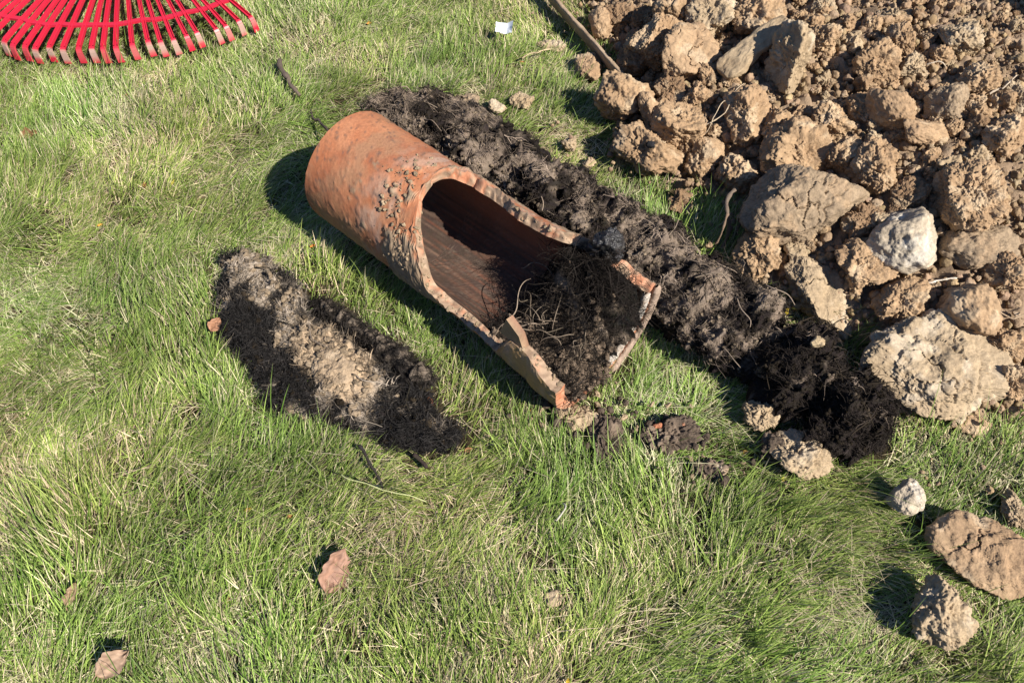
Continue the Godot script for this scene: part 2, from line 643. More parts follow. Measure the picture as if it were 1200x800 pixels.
func build_grass(blade: Material) -> void:
	rng.seed = 5
	var kinds := []
	for k in 6: kinds.append([grass_tuft(900 + k, 15, 0.043, 0.65, 0.011, 0.0018, 0.18), [], []])   # leaning green
	for k in 6: kinds.append([grass_tuft(930 + k, 15, 0.052, 1.05, 0.012, 0.0017, 0.26), [], []])   # combed over
	for k in 4: kinds.append([grass_tuft(950 + k, 14, 0.038, 1.30, 0.016, 0.0017, 0.78), [], []])   # dry thatch
	for k in 3: kinds.append([grass_tuft(970 + k, 7, 0.076, 0.75, 0.010, 0.0025, 0.03), [], []])    # long coarse blades
	var tries := 135000
	for k in tries:
		var x := rng.randf_range(-2.4, 1.6)
		var z := rng.randf_range(-3.7, 0.12)
		# keep to what a lens here or a step to the side could see
		var lim := 0.95 + 0.62 * (-z)
		if absf(x) > lim: continue
		var far := -z
		var keep := covered(x, z)
		if keep <= 0.0: continue
		var clump := fine.get_noise_2d(x * 0.42, z * 0.42)
		if clump < -0.06 and rng.randf() < 0.85: continue
		var patch := broad.get_noise_2d(x * 2.4 + 9.0, z * 2.4)
		var dryness := broad.get_noise_2d(x * 3.1 - 40.0, z * 3.1 + 12.0)
		var which: int
		var u := rng.randf()
		if u < 0.20 + 0.55 * smoothstep(0.0, 0.4, dryness): which = 12 + rng.randi() % 4
		elif u > 0.94 - 0.12 * smoothstep(-0.2, 0.5, patch) * smoothstep(-1.5, -0.4, z): which = 16 + rng.randi() % 3
		elif rng.randf() < 0.5 + patch: which = rng.randi() % 6
		else: which = 6 + rng.randi() % 6
		var flow := -0.85 + 2.1 * broad.get_noise_2d(x * 1.3 + 70.0, z * 1.3) + 0.9 * broad.get_noise_2d(x * 4.0, z * 4.0 + 30.0)
		# rotation.y turns +x towards -z for positive angles
		var yaw := -flow + rng.randfn() * 0.36
		var tall := (0.92 + 0.45 * patch) * lerpf(1.06, 0.72, smoothstep(0.5, 1.7, far)) * keep * (1.0 + 0.4 * clump) * rng.randf_range(0.8, 1.2)
		var bs := Basis(Vector3.UP, yaw) * Basis.from_scale(Vector3(lerpf(1.0, tall, 0.6), tall, 1.0))
		kinds[which][1].append(Transform3D(bs, Vector3(x, lawn_h(x, z), z)))
		var g := 1.0 + 0.45 * broad.get_noise_2d(x * 4.5, z * 4.5 - 55.0) + rng.randfn() * 0.08
		var warm := 0.8 * broad.get_noise_2d(x * 2.0 + 31.0, z * 2.0) - 0.1
		kinds[which][2].append(Color(g * (1.0 + 0.22 * warm), g, g * (1.0 + 0.1 * warm)))
	for k in kinds:
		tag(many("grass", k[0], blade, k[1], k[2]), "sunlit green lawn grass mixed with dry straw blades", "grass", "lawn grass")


# ---------------------------------------------------------------- the pipe
func build_pipe(clay: Material, soil: Material, stone: Material) -> void:
	var len := pa.distance_to(pb)
	var s0 := 0.222
	var M2 := 150
	var rows := PackedFloat32Array()
	for k in 60: rows.append(s0 * k / 60.0)
	for k in 14: rows.append(s0 + 0.016 * k / 14.0)
	for k in 100: rows.append(s0 + 0.016 + (len - s0 - 0.016) * k / 99.0)
	var g1s := PackedFloat32Array()
	var g2s := PackedFloat32Array()
	for s in rows:
		if s < s0:
			g1s.append(0.0)
			g2s.append(0.0)
			continue
		var o := clampf((s - s0) / 0.016, 0.0, 1.0)
		var op := sqrt(1.0 - (1.0 - o) * (1.0 - o))
		var u := (s - s0) / (len - s0)
		# the broken edges: to the right of the top, and low on the lawn side
		var right := deg_to_rad(-33.0) - 0.035 * fine.get_noise_1d(s * 0.5) - 0.03 * chunk.get_noise_1d(s * 0.45) - 0.045 * fine.get_noise_1d(s * 1.6)
		right -= deg_to_rad(12.0) * smoothstep(0.0, 0.12, u) * smoothstep(0.5, 0.1, u) + deg_to_rad(46.0) * smoothstep(0.55, 0.95, u)
		# the lawn-side break runs slantwise down the shell, then along it, and climbs again near the end
		var q := s - s0
		var left := lerpf(-5.0, 18.0, smoothstep(0.0, 0.012, q)) + 22.0 * smoothstep(0.008, 0.042, q) + 30.0 * smoothstep(0.030, 0.085, q) + 24.0 * smoothstep(0.072, 0.10, q) + 12.0 * smoothstep(0.10, 0.15, q)
		left -= 34.0 * smoothstep(0.62, 0.74, u) - 12.0 * smoothstep(0.84, 0.97, u)
		left = deg_to_rad(left) + (0.05 * fine.get_noise_1d(s * 0.5 + 20.0) + 0.035 * fine.get_noise_1d(s * 2.6 + 7.0) + 0.03 * chunk.get_noise_1d(s * 0.6 + 3.0) + 0.03 * fine.get_noise_1d(s * 5.0)) * smoothstep(0.05, 0.12, q) * lerpf(1.0, 0.35, smoothstep(0.6, 0.7, u))
		var mid := deg_to_rad(-5.0)
		g1s.append(left)
		g2s.append(lerpf(mid, right, op))
	var ends := []
	var surf := []
	var bags := []
	for side in 2:
		var b := Bag.new()
		var pairs := []
		for r in rows.size():
			var s := rows[r]
			var a := g1s[r]
			var z := g2s[r] + TAU
			if s < s0:
				a = deg_to_rad(-5.0)
				z = a + TAU
			for k in M2 + 1:
				var th := lerpf(a, z, float(k) / M2)
				var flare := 0.006 * smoothstep(len - 0.075, len - 0.055, s)
				var rad := (pr + flare) if side == 0 else pr - 0.018 + flare * 0.4
				var p := on_pipe(s, th, rad)
				var q := p * 1.0
				var n := fine.get_noise_3dv(q * 0.35)
				var n2 := fine.get_noise_3dv(q * 1.1)
				var h := 0.0010 * n
				var terra := Color(0.43, 0.155, 0.070).lerp(Color(0.50, 0.225, 0.115), clampf(0.5 + n, 0, 1))
				terra = terra.lerp(Color(0.30, 0.10, 0.05), smoothstep(0.1, 0.5, fine.get_noise_3dv(q * 0.14 + Vector3(5, 5, 5))) * 0.6)
				terra = terra.lerp(Color(0.37, 0.205, 0.115), 0.75 * smoothstep(0.0, 0.45, fine.get_noise_3dv(q * 0.22 + Vector3(0, 5, 9)) + 0.25 * fine.get_noise_3dv(q * 1.3)))
				var col := terra if side == 0 else terra.lerp(Color(0.20, 0.062, 0.034), 0.62)  # inner wall coloured darker, standing in for the shade inside
				if side == 0:
					# dirt smears, pale lime bloom near the break, ochre-brown tint along the belly, soil stuck on
					var belly := smoothstep(0.95, 1.75, absf(wrapf(th, -PI, PI) - 0.0)) * smoothstep(-0.4, 0.3, n)
					col = col.lerp(Color(0.34, 0.21, 0.09), 0.55 * belly)
					var bloom := exp(-pow((s - s0 + 0.045 + 0.02 * sin(th * 2.0)) / 0.022, 2.0)) * smoothstep(-0.25, 0.25, fine.get_noise_3dv(q * 0.5 + Vector3(2, 0, 0)))
					col = col.lerp(Color(0.44, 0.31, 0.235), clampf(bloom * 0.6, 0, 0.6))
					h += 0.0016 * bloom
					var near_break := exp(-pow((s - s0 + 0.012 - 0.05 * smoothstep(0.3, 1.4, th)) / 0.042, 2.0))
					var lowband := smoothstep(0.75, 1.5, th) * smoothstep(3.4, 2.2, th)
					var soil_n := n2 * 0.7 + n * 0.5 + near_break * (0.30 + 0.85 * lowband) + (0.35 * smoothstep(0.9, 1.9, th) if s > s0 else 0.0) - 0.21
					soil_n += 0.25 * exp(-pow((s - 0.12) / 0.05, 2.0) - pow((th - 0.75) / 0.45, 2.0))
					var speck := smoothstep(0.34, 0.40, fine.get_noise_3dv(q * 1.7 + Vector3(6, 6, 1)) + 0.10 * smoothstep(-0.2, 1.2, th))
					h += speck * 0.0009
					col = col.lerp(Color(0.34, 0.15, 0.08), speck * 0.8)
					col = col.lerp(Color(0.16, 0.10, 0.075), 0.75 * smoothstep(0.34, 0.42, fine.get_noise_3dv(q * 1.5 + Vector3(1, 6, 7))))
					col = col.lerp(Color(0.43, 0.29, 0.13), 0.8 * smoothstep(0.47, 0.52, s) * smoothstep(0.9, 1.2, th) * smoothstep(3.0, 2.4, th))
					var smear := smoothstep(0.0, 0.35, fine.get_noise_3dv(Vector3(s * 0.9, th * 0.035, 2.0))) * smoothstep(s0 - 0.11, s0 - 0.03, s)
					col = col.lerp(Color(0.45, 0.33, 0.26), smear * 0.55)
					var mud := smoothstep(0.20, 0.34, soil_n)
					h += mud * (0.30 + 0.70 * minf(1.0, near_break * 1.5)) * (0.0022 + 0.0034 * (-lump.get_noise_3dv(q * 2.6)) + 0.0035 * n2 + 0.002 * fine.get_noise_3dv(q * 3.0))
					var mc := Color(0.30, 0.22, 0.145).lerp(Color(0.36, 0.17, 0.09), smoothstep(s0 - 0.06, 0.04, s))
					col = col.lerp(mc * (1.0 + 0.4 * fine.get_noise_3dv(q * 2.0)), mud)
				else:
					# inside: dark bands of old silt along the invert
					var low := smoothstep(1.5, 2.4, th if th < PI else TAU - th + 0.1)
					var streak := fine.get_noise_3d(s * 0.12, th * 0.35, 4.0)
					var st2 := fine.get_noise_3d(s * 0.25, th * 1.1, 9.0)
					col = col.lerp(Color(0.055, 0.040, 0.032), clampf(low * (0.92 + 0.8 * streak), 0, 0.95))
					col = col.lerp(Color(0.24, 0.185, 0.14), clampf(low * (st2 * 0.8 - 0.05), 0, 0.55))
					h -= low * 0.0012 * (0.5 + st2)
				var dr := (p - (pa + px * s + Vector3.UP * pr)).normalized()
				p += dr * h
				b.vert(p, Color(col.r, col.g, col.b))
			if s < s0:
				pairs.append([r * (M2 + 1), r * (M2 + 1) + M2])
		for r in rows.size() - 1:
			for k in M2:
				var a := r * (M2 + 1) + k
				var c := a + M2 + 1
				if side == 0: b.quad(a, c, c + 1, a + 1)
				else: b.quad(a, a + 1, c + 1, c)
		bags.append(b)
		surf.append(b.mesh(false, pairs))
	var bo: Bag = bags[0]
	var bi: Bag = bags[1]
	# broken faces of the wall, and the two end faces
	var e := Bag.new()
	var br := Bag.new()
	var W := M2 + 1
	var steps := 5
	for which in 3:
		var ids := PackedInt32Array()
		if which == 0:
			for r in range(59, rows.size()): ids.append(r * W)
		elif which == 1:
			for r in range(59, rows.size()): ids.append(r * W + M2)
		else:
			for k in W: ids.append((rows.size() - 1) * W + k)
		var first := br.v.size()
		for id in ids:
			for t in steps + 1:
				var f := float(t) / steps
				var p: Vector3 = bo.v[id].lerp(bi.v[id], f)
				var calm := 0.5 if which == 0 and (bo.v[id] - pa).dot(px) > 0.47 else 1.0
				var rough := calm * sin(f * PI) * (0.005 * fine.get_noise_3dv(p * 1.4) + 0.003 * chunk.get_noise_3dv(p * 1.5))
				p += px * rough + Vector3.UP * rough
				var n := fine.get_noise_3dv(p * 0.8)
				var c := Color(0.50, 0.19, 0.095).lerp(Color(0.52, 0.30, 0.19), clampf(0.5 + n, 0, 1))
				if which < 2:
					var u: float = (bo.v[id] - pa).dot(px)
					var dirt := smoothstep(-0.1, 0.25, fine.get_noise_3dv(p * 0.5 + Vector3(8, 0, 0)) + (0.42 if which == 0 and u > s0 + 0.03 else 0.10 if which == 1 and u > s0 + 0.03 else -0.15))
					c = c.lerp(Color(0.31, 0.235, 0.16) * (1.0 + 0.9 * fine.get_noise_3dv(p * 1.9)), dirt * 0.85)
				br.vert(p, c)
		for r in ids.size() - 1:
			for t in steps:
				var a := first + r * (steps + 1) + t
				br.quad(a, a + 1, a + steps + 2, a + steps + 1)
	for k in W:
		e.vert(bo.v[k], Color(0.42, 0.18, 0.09))
		e.vert(bi.v[k], Color(0.42, 0.18, 0.09))
	for k in W - 1: e.quad(2 * k, 2 * k + 1, 2 * k + 3, 2 * k + 2)
	var t := thing("clay_pipe", "broken orange clay sewer pipe, its top smashed open, lying on the grass", "pipe", Vector3.ZERO)
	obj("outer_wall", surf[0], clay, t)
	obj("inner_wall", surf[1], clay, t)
	obj("broken_edge", br.mesh(), clay, t)
	obj("whole_end", e.mesh(), clay, t)
	# two pale rings of old joint mortar round the broken end
	for ring in 2:
		var rb := Bag.new()
		var from := deg_to_rad(190.0)
		var to := deg_to_rad(281.0)
		var n := 70
		for k in n:
			var th := lerpf(from, to, float(k) / (n - 1))
			var s := len - 0.003 + 0.008 * ring + 0.002 * fine.get_noise_1d(th * 0.3 + ring * 9.0)
			var r0 := pr - 0.010 + 0.021 * ring
			var fade := smoothstep(0.0, 0.08, float(k) / n) * smoothstep(1.0, 0.92, float(k) / n)
			for j in 8:
				var a := TAU * j / 8.0
				var rr := (0.0080 + 0.0028 * fine.get_noise_2d(th * 0.6, j * 0.02 + ring)) * (0.35 + 0.65 * fade)
				var p := on_pipe(s + cos(a) * rr * 0.8, th, r0 - 0.006 + sin(a) * rr * 1.25)
				var c := (Color(0.72, 0.67, 0.60) if ring == 0 else Color(0.50, 0.37, 0.29)).lerp(Color(0.36, 0.27, 0.20), clampf(0.4 + 1.4 * fine.get_noise_3dv(p), 0, 1))
				rb.vert(p, c)
		rb.grid(n, 8, 0, true)
		obj("mortar_ring", rb.mesh(), stone, t)
	# soil crumbs stuck round the break and on the shell
	rng.seed = 31
	var cm := clod_mesh(333, 2, Vector3(0.013, 0.007, 0.010), 9, 0.5, [Color(0.26, 0.19, 0.125), Color(0.38, 0.29, 0.19), Color(0.46, 0.38, 0.28)])
	var places := []
	var cols := []
	for k in 1000:
		var s: float
		var th: float
		var u := rng.randf()
		if u < 0.45:
			th = 1.45 + rng.randfn() * 0.45
			s = s0 - 0.015 + 0.05 * smoothstep(0.3, 1.4, th) + rng.randfn() * 0.022
			if s > s0 - 0.004 + 0.055 * smoothstep(0.3, 1.2, th) and th < 1.7: continue
		elif u < 0.55:
			s = s0 - 0.035 + rng.randfn() * 0.020
			th = 0.2 + rng.randfn() * 0.35
			if s > s0 - 0.006: continue
		elif u < 0.88:
			var r := 75 + rng.randi() % 98
			s = rows[r]
			th = g1s[r] + absf(rng.randfn()) * 0.035
		else:
			var r := 100 + rng.randi() % 60
			s = rows[r]
			th = g2s[r] - absf(rng.randfn()) * 0.03
			if rng.randf() < 0.5: continue
		var sc := 0.12 + 0.70 * pow(rng.randf(), 4.0)
		places.append(Transform3D(Basis.from_euler(Vector3(rng.randf() * 6, rng.randf() * 6, rng.randf() * 6)).scaled(Vector3.ONE * sc), on_pipe(s, th, pr - 0.016 * rng.randf() if u > 0.55 else pr + 0.002)))
		var g := rng.randf_range(0.7, 1.2)
		cols.append(Color(g, g, g))
	many("soil_crumbs", cm, soil, places, cols, t)
	# a hooked potsherd still standing on the lawn-side edge
	var sh := Bag.new()
	var cn: int = 0
	for k in 2:
		for q in [[0.505, 0.0, 0.0], [0.560, 0.0, 0.0], [0.548, 0.030, 0.006], [0.520, 0.046, 0.010]]:
			cn = (cn + 1) % 3
			sh.vert(on_pipe(q[0] - 0.022, 1.30 - q[2] * 4.0, pr - 0.016 * k - 0.004) + Vector3.UP * q[1], (Color(0.34, 0.235, 0.145) if k == 0 else Color(0.27, 0.15, 0.095)) * (0.8 + 0.2 * cn))
	sh.quad(0, 1, 2, 3)
	sh.quad(7, 6, 5, 4)
	for k in 4: sh.quad(k, k + 4, (k + 1) % 4 + 4, (k + 1) % 4)
	obj("sherd", sh.mesh(true), clay, t)


# ---------------------------------------------------------------- roots
func build_root_mass(pulp: Material, root: Material, soil: Material) -> void:
	var t := thing("root_mass", "long sausage of matted black roots lying behind the pipe towards the heap", "root mass", Vector3.ZERO)
	var n := 420
	var m := 84
	var b := Bag.new()
	for r in n:
		var f := float(r) / (n - 1)
		var q: Array = path_at(f)
		var side: Vector3 = q[3].cross(Vector3.UP)
		var cap := sqrt(clampf(minf(f, 1.0 - f) / 0.035, 0.0, 1.0))
		# lumps along it, with a notch before the last black ball
		var lumpy := 1.0 + 0.22 * broad.get_noise_1d(f * 9.0 + 3.0)
		lumpy -= 0.30 * exp(-pow((f - 0.735) / 0.018, 2.0)) + 0.42 * exp(-pow((f - 0.855) / 0.014, 2.0))
		lumpy += 0.14 * exp(-pow((f - 0.80) / 0.03, 2.0)) + 0.12 * exp(-pow((f - 0.92) / 0.04, 2.0))
		for k in m:
			var a := TAU * k / m
			var w: float = q[1] * cap * lumpy
			var hgt: float = q[2] * cap * lumpy
			var p: Vector3 = q[0] + side * cos(a) * w + Vector3.UP * (hgt * 0.42 + sin(a) * hgt * 0.58)
			p.y -= q[0].y
			var s := p * 0.33
			s -= q[3] * p.dot(q[3]) * 0.20
			# a long hollow on the pipe side of the middle stretch
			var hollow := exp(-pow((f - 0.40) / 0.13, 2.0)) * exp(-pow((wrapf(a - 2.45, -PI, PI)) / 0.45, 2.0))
			var h := 0.030 * fine.get_noise_3dv(s) + 0.028 * fine.get_noise_3dv(p * 0.75) + 0.009 * fine.get_noise_3dv(p * 2.2) - 0.030 * hollow
			h += 0.010 * (-lump.get_noise_3dv(p * 0.8) - 0.3) + 0.004 * chunk.get_noise_3dv(p * 0.9)
			p += (side * cos(a) + Vector3.UP * sin(a)) * h * minf(1.0, cap + 0.2)
			p.y = maxf(p.y, -0.01)
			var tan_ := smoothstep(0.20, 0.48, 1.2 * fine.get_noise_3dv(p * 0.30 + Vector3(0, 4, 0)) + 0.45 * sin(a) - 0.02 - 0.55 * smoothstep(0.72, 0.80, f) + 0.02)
			var c := Color(0.020, 0.016, 0.014).lerp(Color(0.185, 0.145, 0.112), tan_ * (1.0 - 0.8 * hollow))  # the hollow's shade is also put into the colour
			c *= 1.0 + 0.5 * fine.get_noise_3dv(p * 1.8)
			c.a = 1.0
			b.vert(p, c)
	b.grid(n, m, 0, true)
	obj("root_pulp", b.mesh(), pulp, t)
	rng.seed = 91
	for v in 5:
		var mesh := fibre_tuft(400 + v, 16, 0.020 if v < 4 else 0.050, 0.012, 0.0013, 0.004)
		var places := []
		var cols := []
		for k in (520 if v < 4 else 170):
			var r := rng.randi_range(2, n - 3)
			var kk := int(m * (0.54 * rng.randf())) if rng.randf() < 0.95 else rng.randi() % m
			var p := b.v[r * m + kk % m]
			var f := float(r) / (n - 1)
			var q: Array = path_at(f)
			var side: Vector3 = q[3].cross(Vector3.UP)
			var up: Vector3 = (p - q[0] - Vector3.UP * q[2] * 0.4)
			up = (up - q[3] * up.dot(q[3])).normalized()
			var dir: Vector3 = (q[3].rotated(up, rng.randfn() * (0.7 if f < 0.84 else 1.6)))
			if rng.randf() < 0.5: dir = -dir
			dir = (dir - up * dir.dot(up)).normalized()
			places.append(Transform3D(Basis(dir, up, dir.cross(up)).scaled(Vector3.ONE * rng.randf_range(0.6, 1.2)), p))
			var bb: Color = b.c[r * m + kk % m]
			var g := rng.randf_range(0.6, 1.9)
			cols.append(Color(bb.r * g + 0.008, bb.g * g + 0.007, bb.b * g + 0.006))
		many("root_fibres", mesh, root, places, cols, t)
	# clay and silt crumbs caught in the mat
	var cm := clod_mesh(345, 1, Vector3(0.008, 0.006, 0.007), 5, 0.2, [Color(0.26, 0.20, 0.14), Color(0.34, 0.27, 0.19), Color(0.42, 0.35, 0.26)])
	var pl := []
	var pc := []
	for k in 6500:
		var r := rng.randi_range(4, int(n * 0.98))
		var kk := int(m * (0.03 + 0.46 * rng.randf()))
		pl.append(Transform3D(Basis.from_euler(Vector3(rng.randf() * 6, rng.randf() * 6, 0)).scaled(Vector3.ONE * rng.randf_range(0.25, 1.15)), b.v[r * m + kk]))
		var bb := b.c[r * m + kk]
		var g := rng.randf_range(0.5, 1.2) * clampf(bb.r * 4.5, 0.05, 1.0)
		pc.append(Color(g, g, g))
	many("silt_crumbs", cm, soil, pl, pc, t)
	var chip := obj("clay_chip", clod_mesh(349, 3, Vector3(0.026, 0.014, 0.020), 6, 0.3, [Color(0.40, 0.30, 0.18), Color(0.48, 0.38, 0.24), Color(0.5, 0.42, 0.3)]), soil, t)
	var top: Array = path_at(0.795)
	chip.position = top[0] + Vector3.UP * (top[2] * 1.05)
	# a few thick pale roots on it
	for k in 60:
		var r := rng.randi_range(12, n - 12)
		var kk := int(m * rng.randf_range(0.08, 0.42))
		var p := b.v[r * m + kk] + Vector3.UP * 0.004
		var q: Array = path_at(float(r) / (n - 1))
		var d: Vector3 = q[3].rotated(Vector3.UP, rng.randfn() * 0.8)
		var rb := Bag.new()
		rb.tube(wiggle(p - d * 0.03, p + d * 0.03, 10, 0.014, 60 + k, 0.008), taper(10, 0.0013, 0.0007), Color(0.26, 0.205, 0.155) * (0.15 if k % 3 == 0 or r > n * 0.74 else rng.randf_range(0.5, 1.2)), 5)
		obj("thick_root", rb.mesh(), root, t)

func build_root_slab(pulp: Material, root: Material, soil: Material, clay: Material) -> void:
	var t := thing("root_slab", "flat slab of black roots with a tan clay patch, left of the pipe", "root mass", Vector3.ZERO)
	var lo := Vector2(1e9, 1e9)
	var hi := -lo
	for p in slab_poly:
		lo = lo.min(p)
		hi = hi.max(p)
	lo -= Vector2(0.03, 0.03)
	hi += Vector2(0.03, 0.03)
	var st := 0.0030
	var nx := int((hi.x - lo.x) / st) + 1
	var nz := int((hi.y - lo.y) / st) + 1
	var ridge_a := Vector3(-0.3496, 0, -0.7915)
	var ridge_b := Vector3(-0.1536, 0, -0.6461)
	var ra := Vector2(ridge_a.x, ridge_a.z)
	var rbv := Vector2(ridge_b.x, ridge_b.z)
	var ca := Vector3(-0.3506, 0, -0.6819)
	var cb := Vector3(-0.2864, 0, -0.6252)
	var d0 := Vector3(-0.501, 0, -0.8812)
	var d1 := Vector3(-0.2571, 0, -0.608)
	var da := Vector2(d0.x, d0.z)
	var db := Vector2(d1.x, d1.z)
	var b := Bag.new()
	var ins := PackedByteArray()
	for r in nz:
		for k in nx:
			var p := lo + Vector2(k, r) * st
			var wob := p + Vector2(fine.get_noise_2d(p.x * 0.5, p.y * 0.5), fine.get_noise_2d(p.x * 0.5 + 5.0, p.y * 0.5)) * 0.018
			var d := 1e9
			for j in slab_poly.size():
				d = minf(d, wob.distance_to(Geometry2D.get_closest_point_to_segment(wob, slab_poly[j], slab_poly[(j + 1) % slab_poly.size()])))
			if not Geometry2D.is_point_in_polygon(wob, slab_poly): d = -d
			var q := Vector3(p.x, 0, p.y)
			var up := sqrt(clampf(d / 0.035, 0.0, 1.0))
			var y := -0.012 + up * (0.040 + 0.016 * fine.get_noise_3dv(q * 0.22)) + up * (0.014 * fine.get_noise_3dv(q * 0.8) + 0.007 * fine.get_noise_3dv(q * 2.2) + 0.005 * (-lump.get_noise_3dv(q * 1.6)))
			# rolled ridge along the pipe side, with a groove in front of it
			var cp := Geometry2D.get_closest_point_to_segment(wob, ra, rbv)
			var dl := wob.distance_to(cp)
			var cross := (rbv - ra).cross(wob - ra)
			y += 0.012 * exp(-pow(dl / 0.014, 2.0)) * up
			var groove := 0.0
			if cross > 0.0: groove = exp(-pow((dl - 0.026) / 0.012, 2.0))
			y -= 0.034 * groove * up
			# clay patch
			var cpt := Geometry2D.get_closest_point_to_segment(wob, Vector2(ca.x, ca.z), Vector2(cb.x, cb.z))
			var dc := wob.distance_to(cpt) + 0.014 * fine.get_noise_3dv(q * 0.6)
			var clayey := smoothstep(0.050, 0.036, dc)
			y += clayey * (0.008 + 0.007 * -lump.get_noise_3dv(q * 1.2))
			var dl2 := wob.distance_to(Geometry2D.get_closest_point_to_segment(wob, da, db))
			var dusty := smoothstep(-0.02, 0.14, fine.get_noise_3dv(q * 0.35 + Vector3(7, 0, 2)) + 0.55 * smoothstep(0.085, 0.03, dl2) - 0.27)
			if cross > 0.0 and dl < 0.05: dusty *= 0.3
			dusty = maxf(dusty, 0.6 * exp(-pow(dl / 0.011, 2.0)) * up)
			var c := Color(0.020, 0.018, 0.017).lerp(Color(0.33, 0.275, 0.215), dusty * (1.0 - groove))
			c = c.lerp(Color(0.36, 0.27, 0.18), clayey)
			c *= 1.0 + 0.5 * fine.get_noise_3dv(q * 1.7)
			c.a = 1.0
			b.vert(Vector3(p.x, y, p.y), c)
			ins.append(1 if d > -0.004 else 0)
	for r in nz - 1:
		for k in nx - 1:
			var a := r * nx + k
			if ins[a] + ins[a + 1] + ins[a + nx] + ins[a + nx + 1] > 0:
				b.quad(a, a + nx, a + nx + 1, a + 1)
	obj("root_pulp", b.mesh(), pulp, t)
	var roll := Bag.new()
	var e0 := Vector3(-0.3696, 0.022, -0.7958)
	var e1 := Vector3(-0.1448, 0.028, -0.6202)
	var ed := (e1 - e0).normalized()
	var es := ed.cross(Vector3.UP)
	for r in 120:
		var f := r / 119.0
		var c0 := e0.lerp(e1, f) + es * 0.010 * broad.get_noise_1d(f * 4.0 + 2.0)
		var cap := sqrt(clampf(minf(f, 1.0 - f) / 0.07, 0.0, 1.0))
		for k in 28:
			var a := TAU * k / 28.0
			var p := c0 + (es * cos(a) * 0.013 + Vector3.UP * sin(a) * 0.020) * cap * (0.75 + 0.5 * f)
			p += (es * cos(a) + Vector3.UP * sin(a)) * (0.014 * fine.get_noise_3dv(p * 0.5) + 0.010 * fine.get_noise_3dv(p * 1.5) + 0.004 * chunk.get_noise_3dv(p * 2.0)) * cap
			var top := smoothstep(0.3, 1.1, sin(a) + 1.3 * fine.get_noise_3dv(p * 0.5))
			var c := Color(0.020, 0.018, 0.016).lerp(Color(0.130, 0.105, 0.082), top) * (1.0 + 0.8 * fine.get_noise_3dv(p * 2.0))
			roll.vert(p, Color(c.r, c.g, c.b))
	roll.grid(120, 28, 0, true)
	obj("rolled_edge", roll.mesh(), pulp, t)
	var lumpy := obj("clay_lump", clod_mesh(1771, 5, Vector3(0.100, 0.038, 0.066), 7, 0.55, [Color(0.38, 0.285, 0.19), Color(0.45, 0.345, 0.235), Color(0.52, 0.42, 0.30)], Vector3(0.1, 1, 0.1), 0.62), soil, t)
	lumpy.position = Vector3(-0.3044, 0.036, -0.6328)
	lumpy.rotation = Vector3(0.05, -0.7, 0.0)
	rng.seed = 71
	var rm := fibre_tuft(466, 15, 0.022, 0.010, 0.0009, 0.004)
	var rp := []
	var rc := []
	for k in 420:
		var id := rng.randi() % roll.v.size()
		var rd := ed.rotated(Vector3.UP, rng.randfn() * 0.7)
		rp.append(Transform3D(Basis(rd, Vector3.UP, rd.cross(Vector3.UP)).scaled(Vector3.ONE * rng.randf_range(0.6, 1.2)), roll.v[id]))
		var rg := rng.randf_range(0.015, 0.060)
		rc.append(Color(rg, rg * 0.86, rg * 0.74))
	many("root_fibres", rm, root, rp, rc, t)
	rng.seed = 17
	var along := Vector3(rbv.x - ra.x, 0, rbv.y - ra.y).normalized()
	for v in 4:
		var mesh := fibre_tuft(450 + v, 16, 0.020 if v < 3 else 0.042, 0.012, 0.0013, 0.004)
		var places := []
		var cols := []
		var guard := 0
		while places.size() < (560 if v < 3 else 160) and guard < 9000:
			guard += 1
			var id := rng.randi() % b.v.size()
			if ins[id] == 0: continue
			var bb := b.c[id]
			if bb.r > 0.26 and rng.randf() < 0.9: continue
			var on_ridge := Vector2(b.v[id].x, b.v[id].z).distance_to(Geometry2D.get_closest_point_to_segment(Vector2(b.v[id].x, b.v[id].z), ra, rbv))
			if on_ridge < 0.045 and rng.randf() < 0.8: continue
			if b.v[id].y < 0.008 and rng.randf() < 0.6: continue
			var dir := along.rotated(Vector3.UP, rng.randfn() * 0.9)
			if rng.randf() < 0.5: dir = -dir
			places.append(Transform3D(Basis(dir, Vector3.UP, dir.cross(Vector3.UP)).scaled(Vector3.ONE * rng.randf_range(0.6, 1.2)), b.v[id] + Vector3.UP * 0.001))
			var g := rng.randf_range(0.5, 1.8)
			cols.append(Color(bb.r * g * 0.8 + 0.010, bb.g * g * 0.8 + 0.010, bb.b * g * 0.8 + 0.010))
		many("root_fibres", mesh, root, places, cols, t)
	for k in 56:
		var id := rng.randi() % b.v.size()
		if ins[id] == 0: continue
		var sd: Vector3 = along.rotated(Vector3.UP, rng.randfn() * 0.7)
		var sl := rng.randf_range(0.018, 0.042)
		var at := b.v[id] + Vector3.UP * 0.004
		var rb := Bag.new()
		rb.tube(wiggle(at - sd * sl, at + sd * sl, 10, 0.014, 860 + k, 0.007), taper(10, 0.0012, 0.0006), Color(0.28, 0.235, 0.19) * (0.12 if k % 3 == 0 else rng.randf_range(0.4, 1.3)), 5)
		obj("thick_root", rb.mesh(), root, t)
	var cm := clod_mesh(355, 2, Vector3(0.014, 0.010, 0.012), 6, 0.4, [Color(0.26, 0.20, 0.14), Color(0.36, 0.28, 0.19), Color(0.44, 0.36, 0.26)])
	var pl := []
	var pc := []
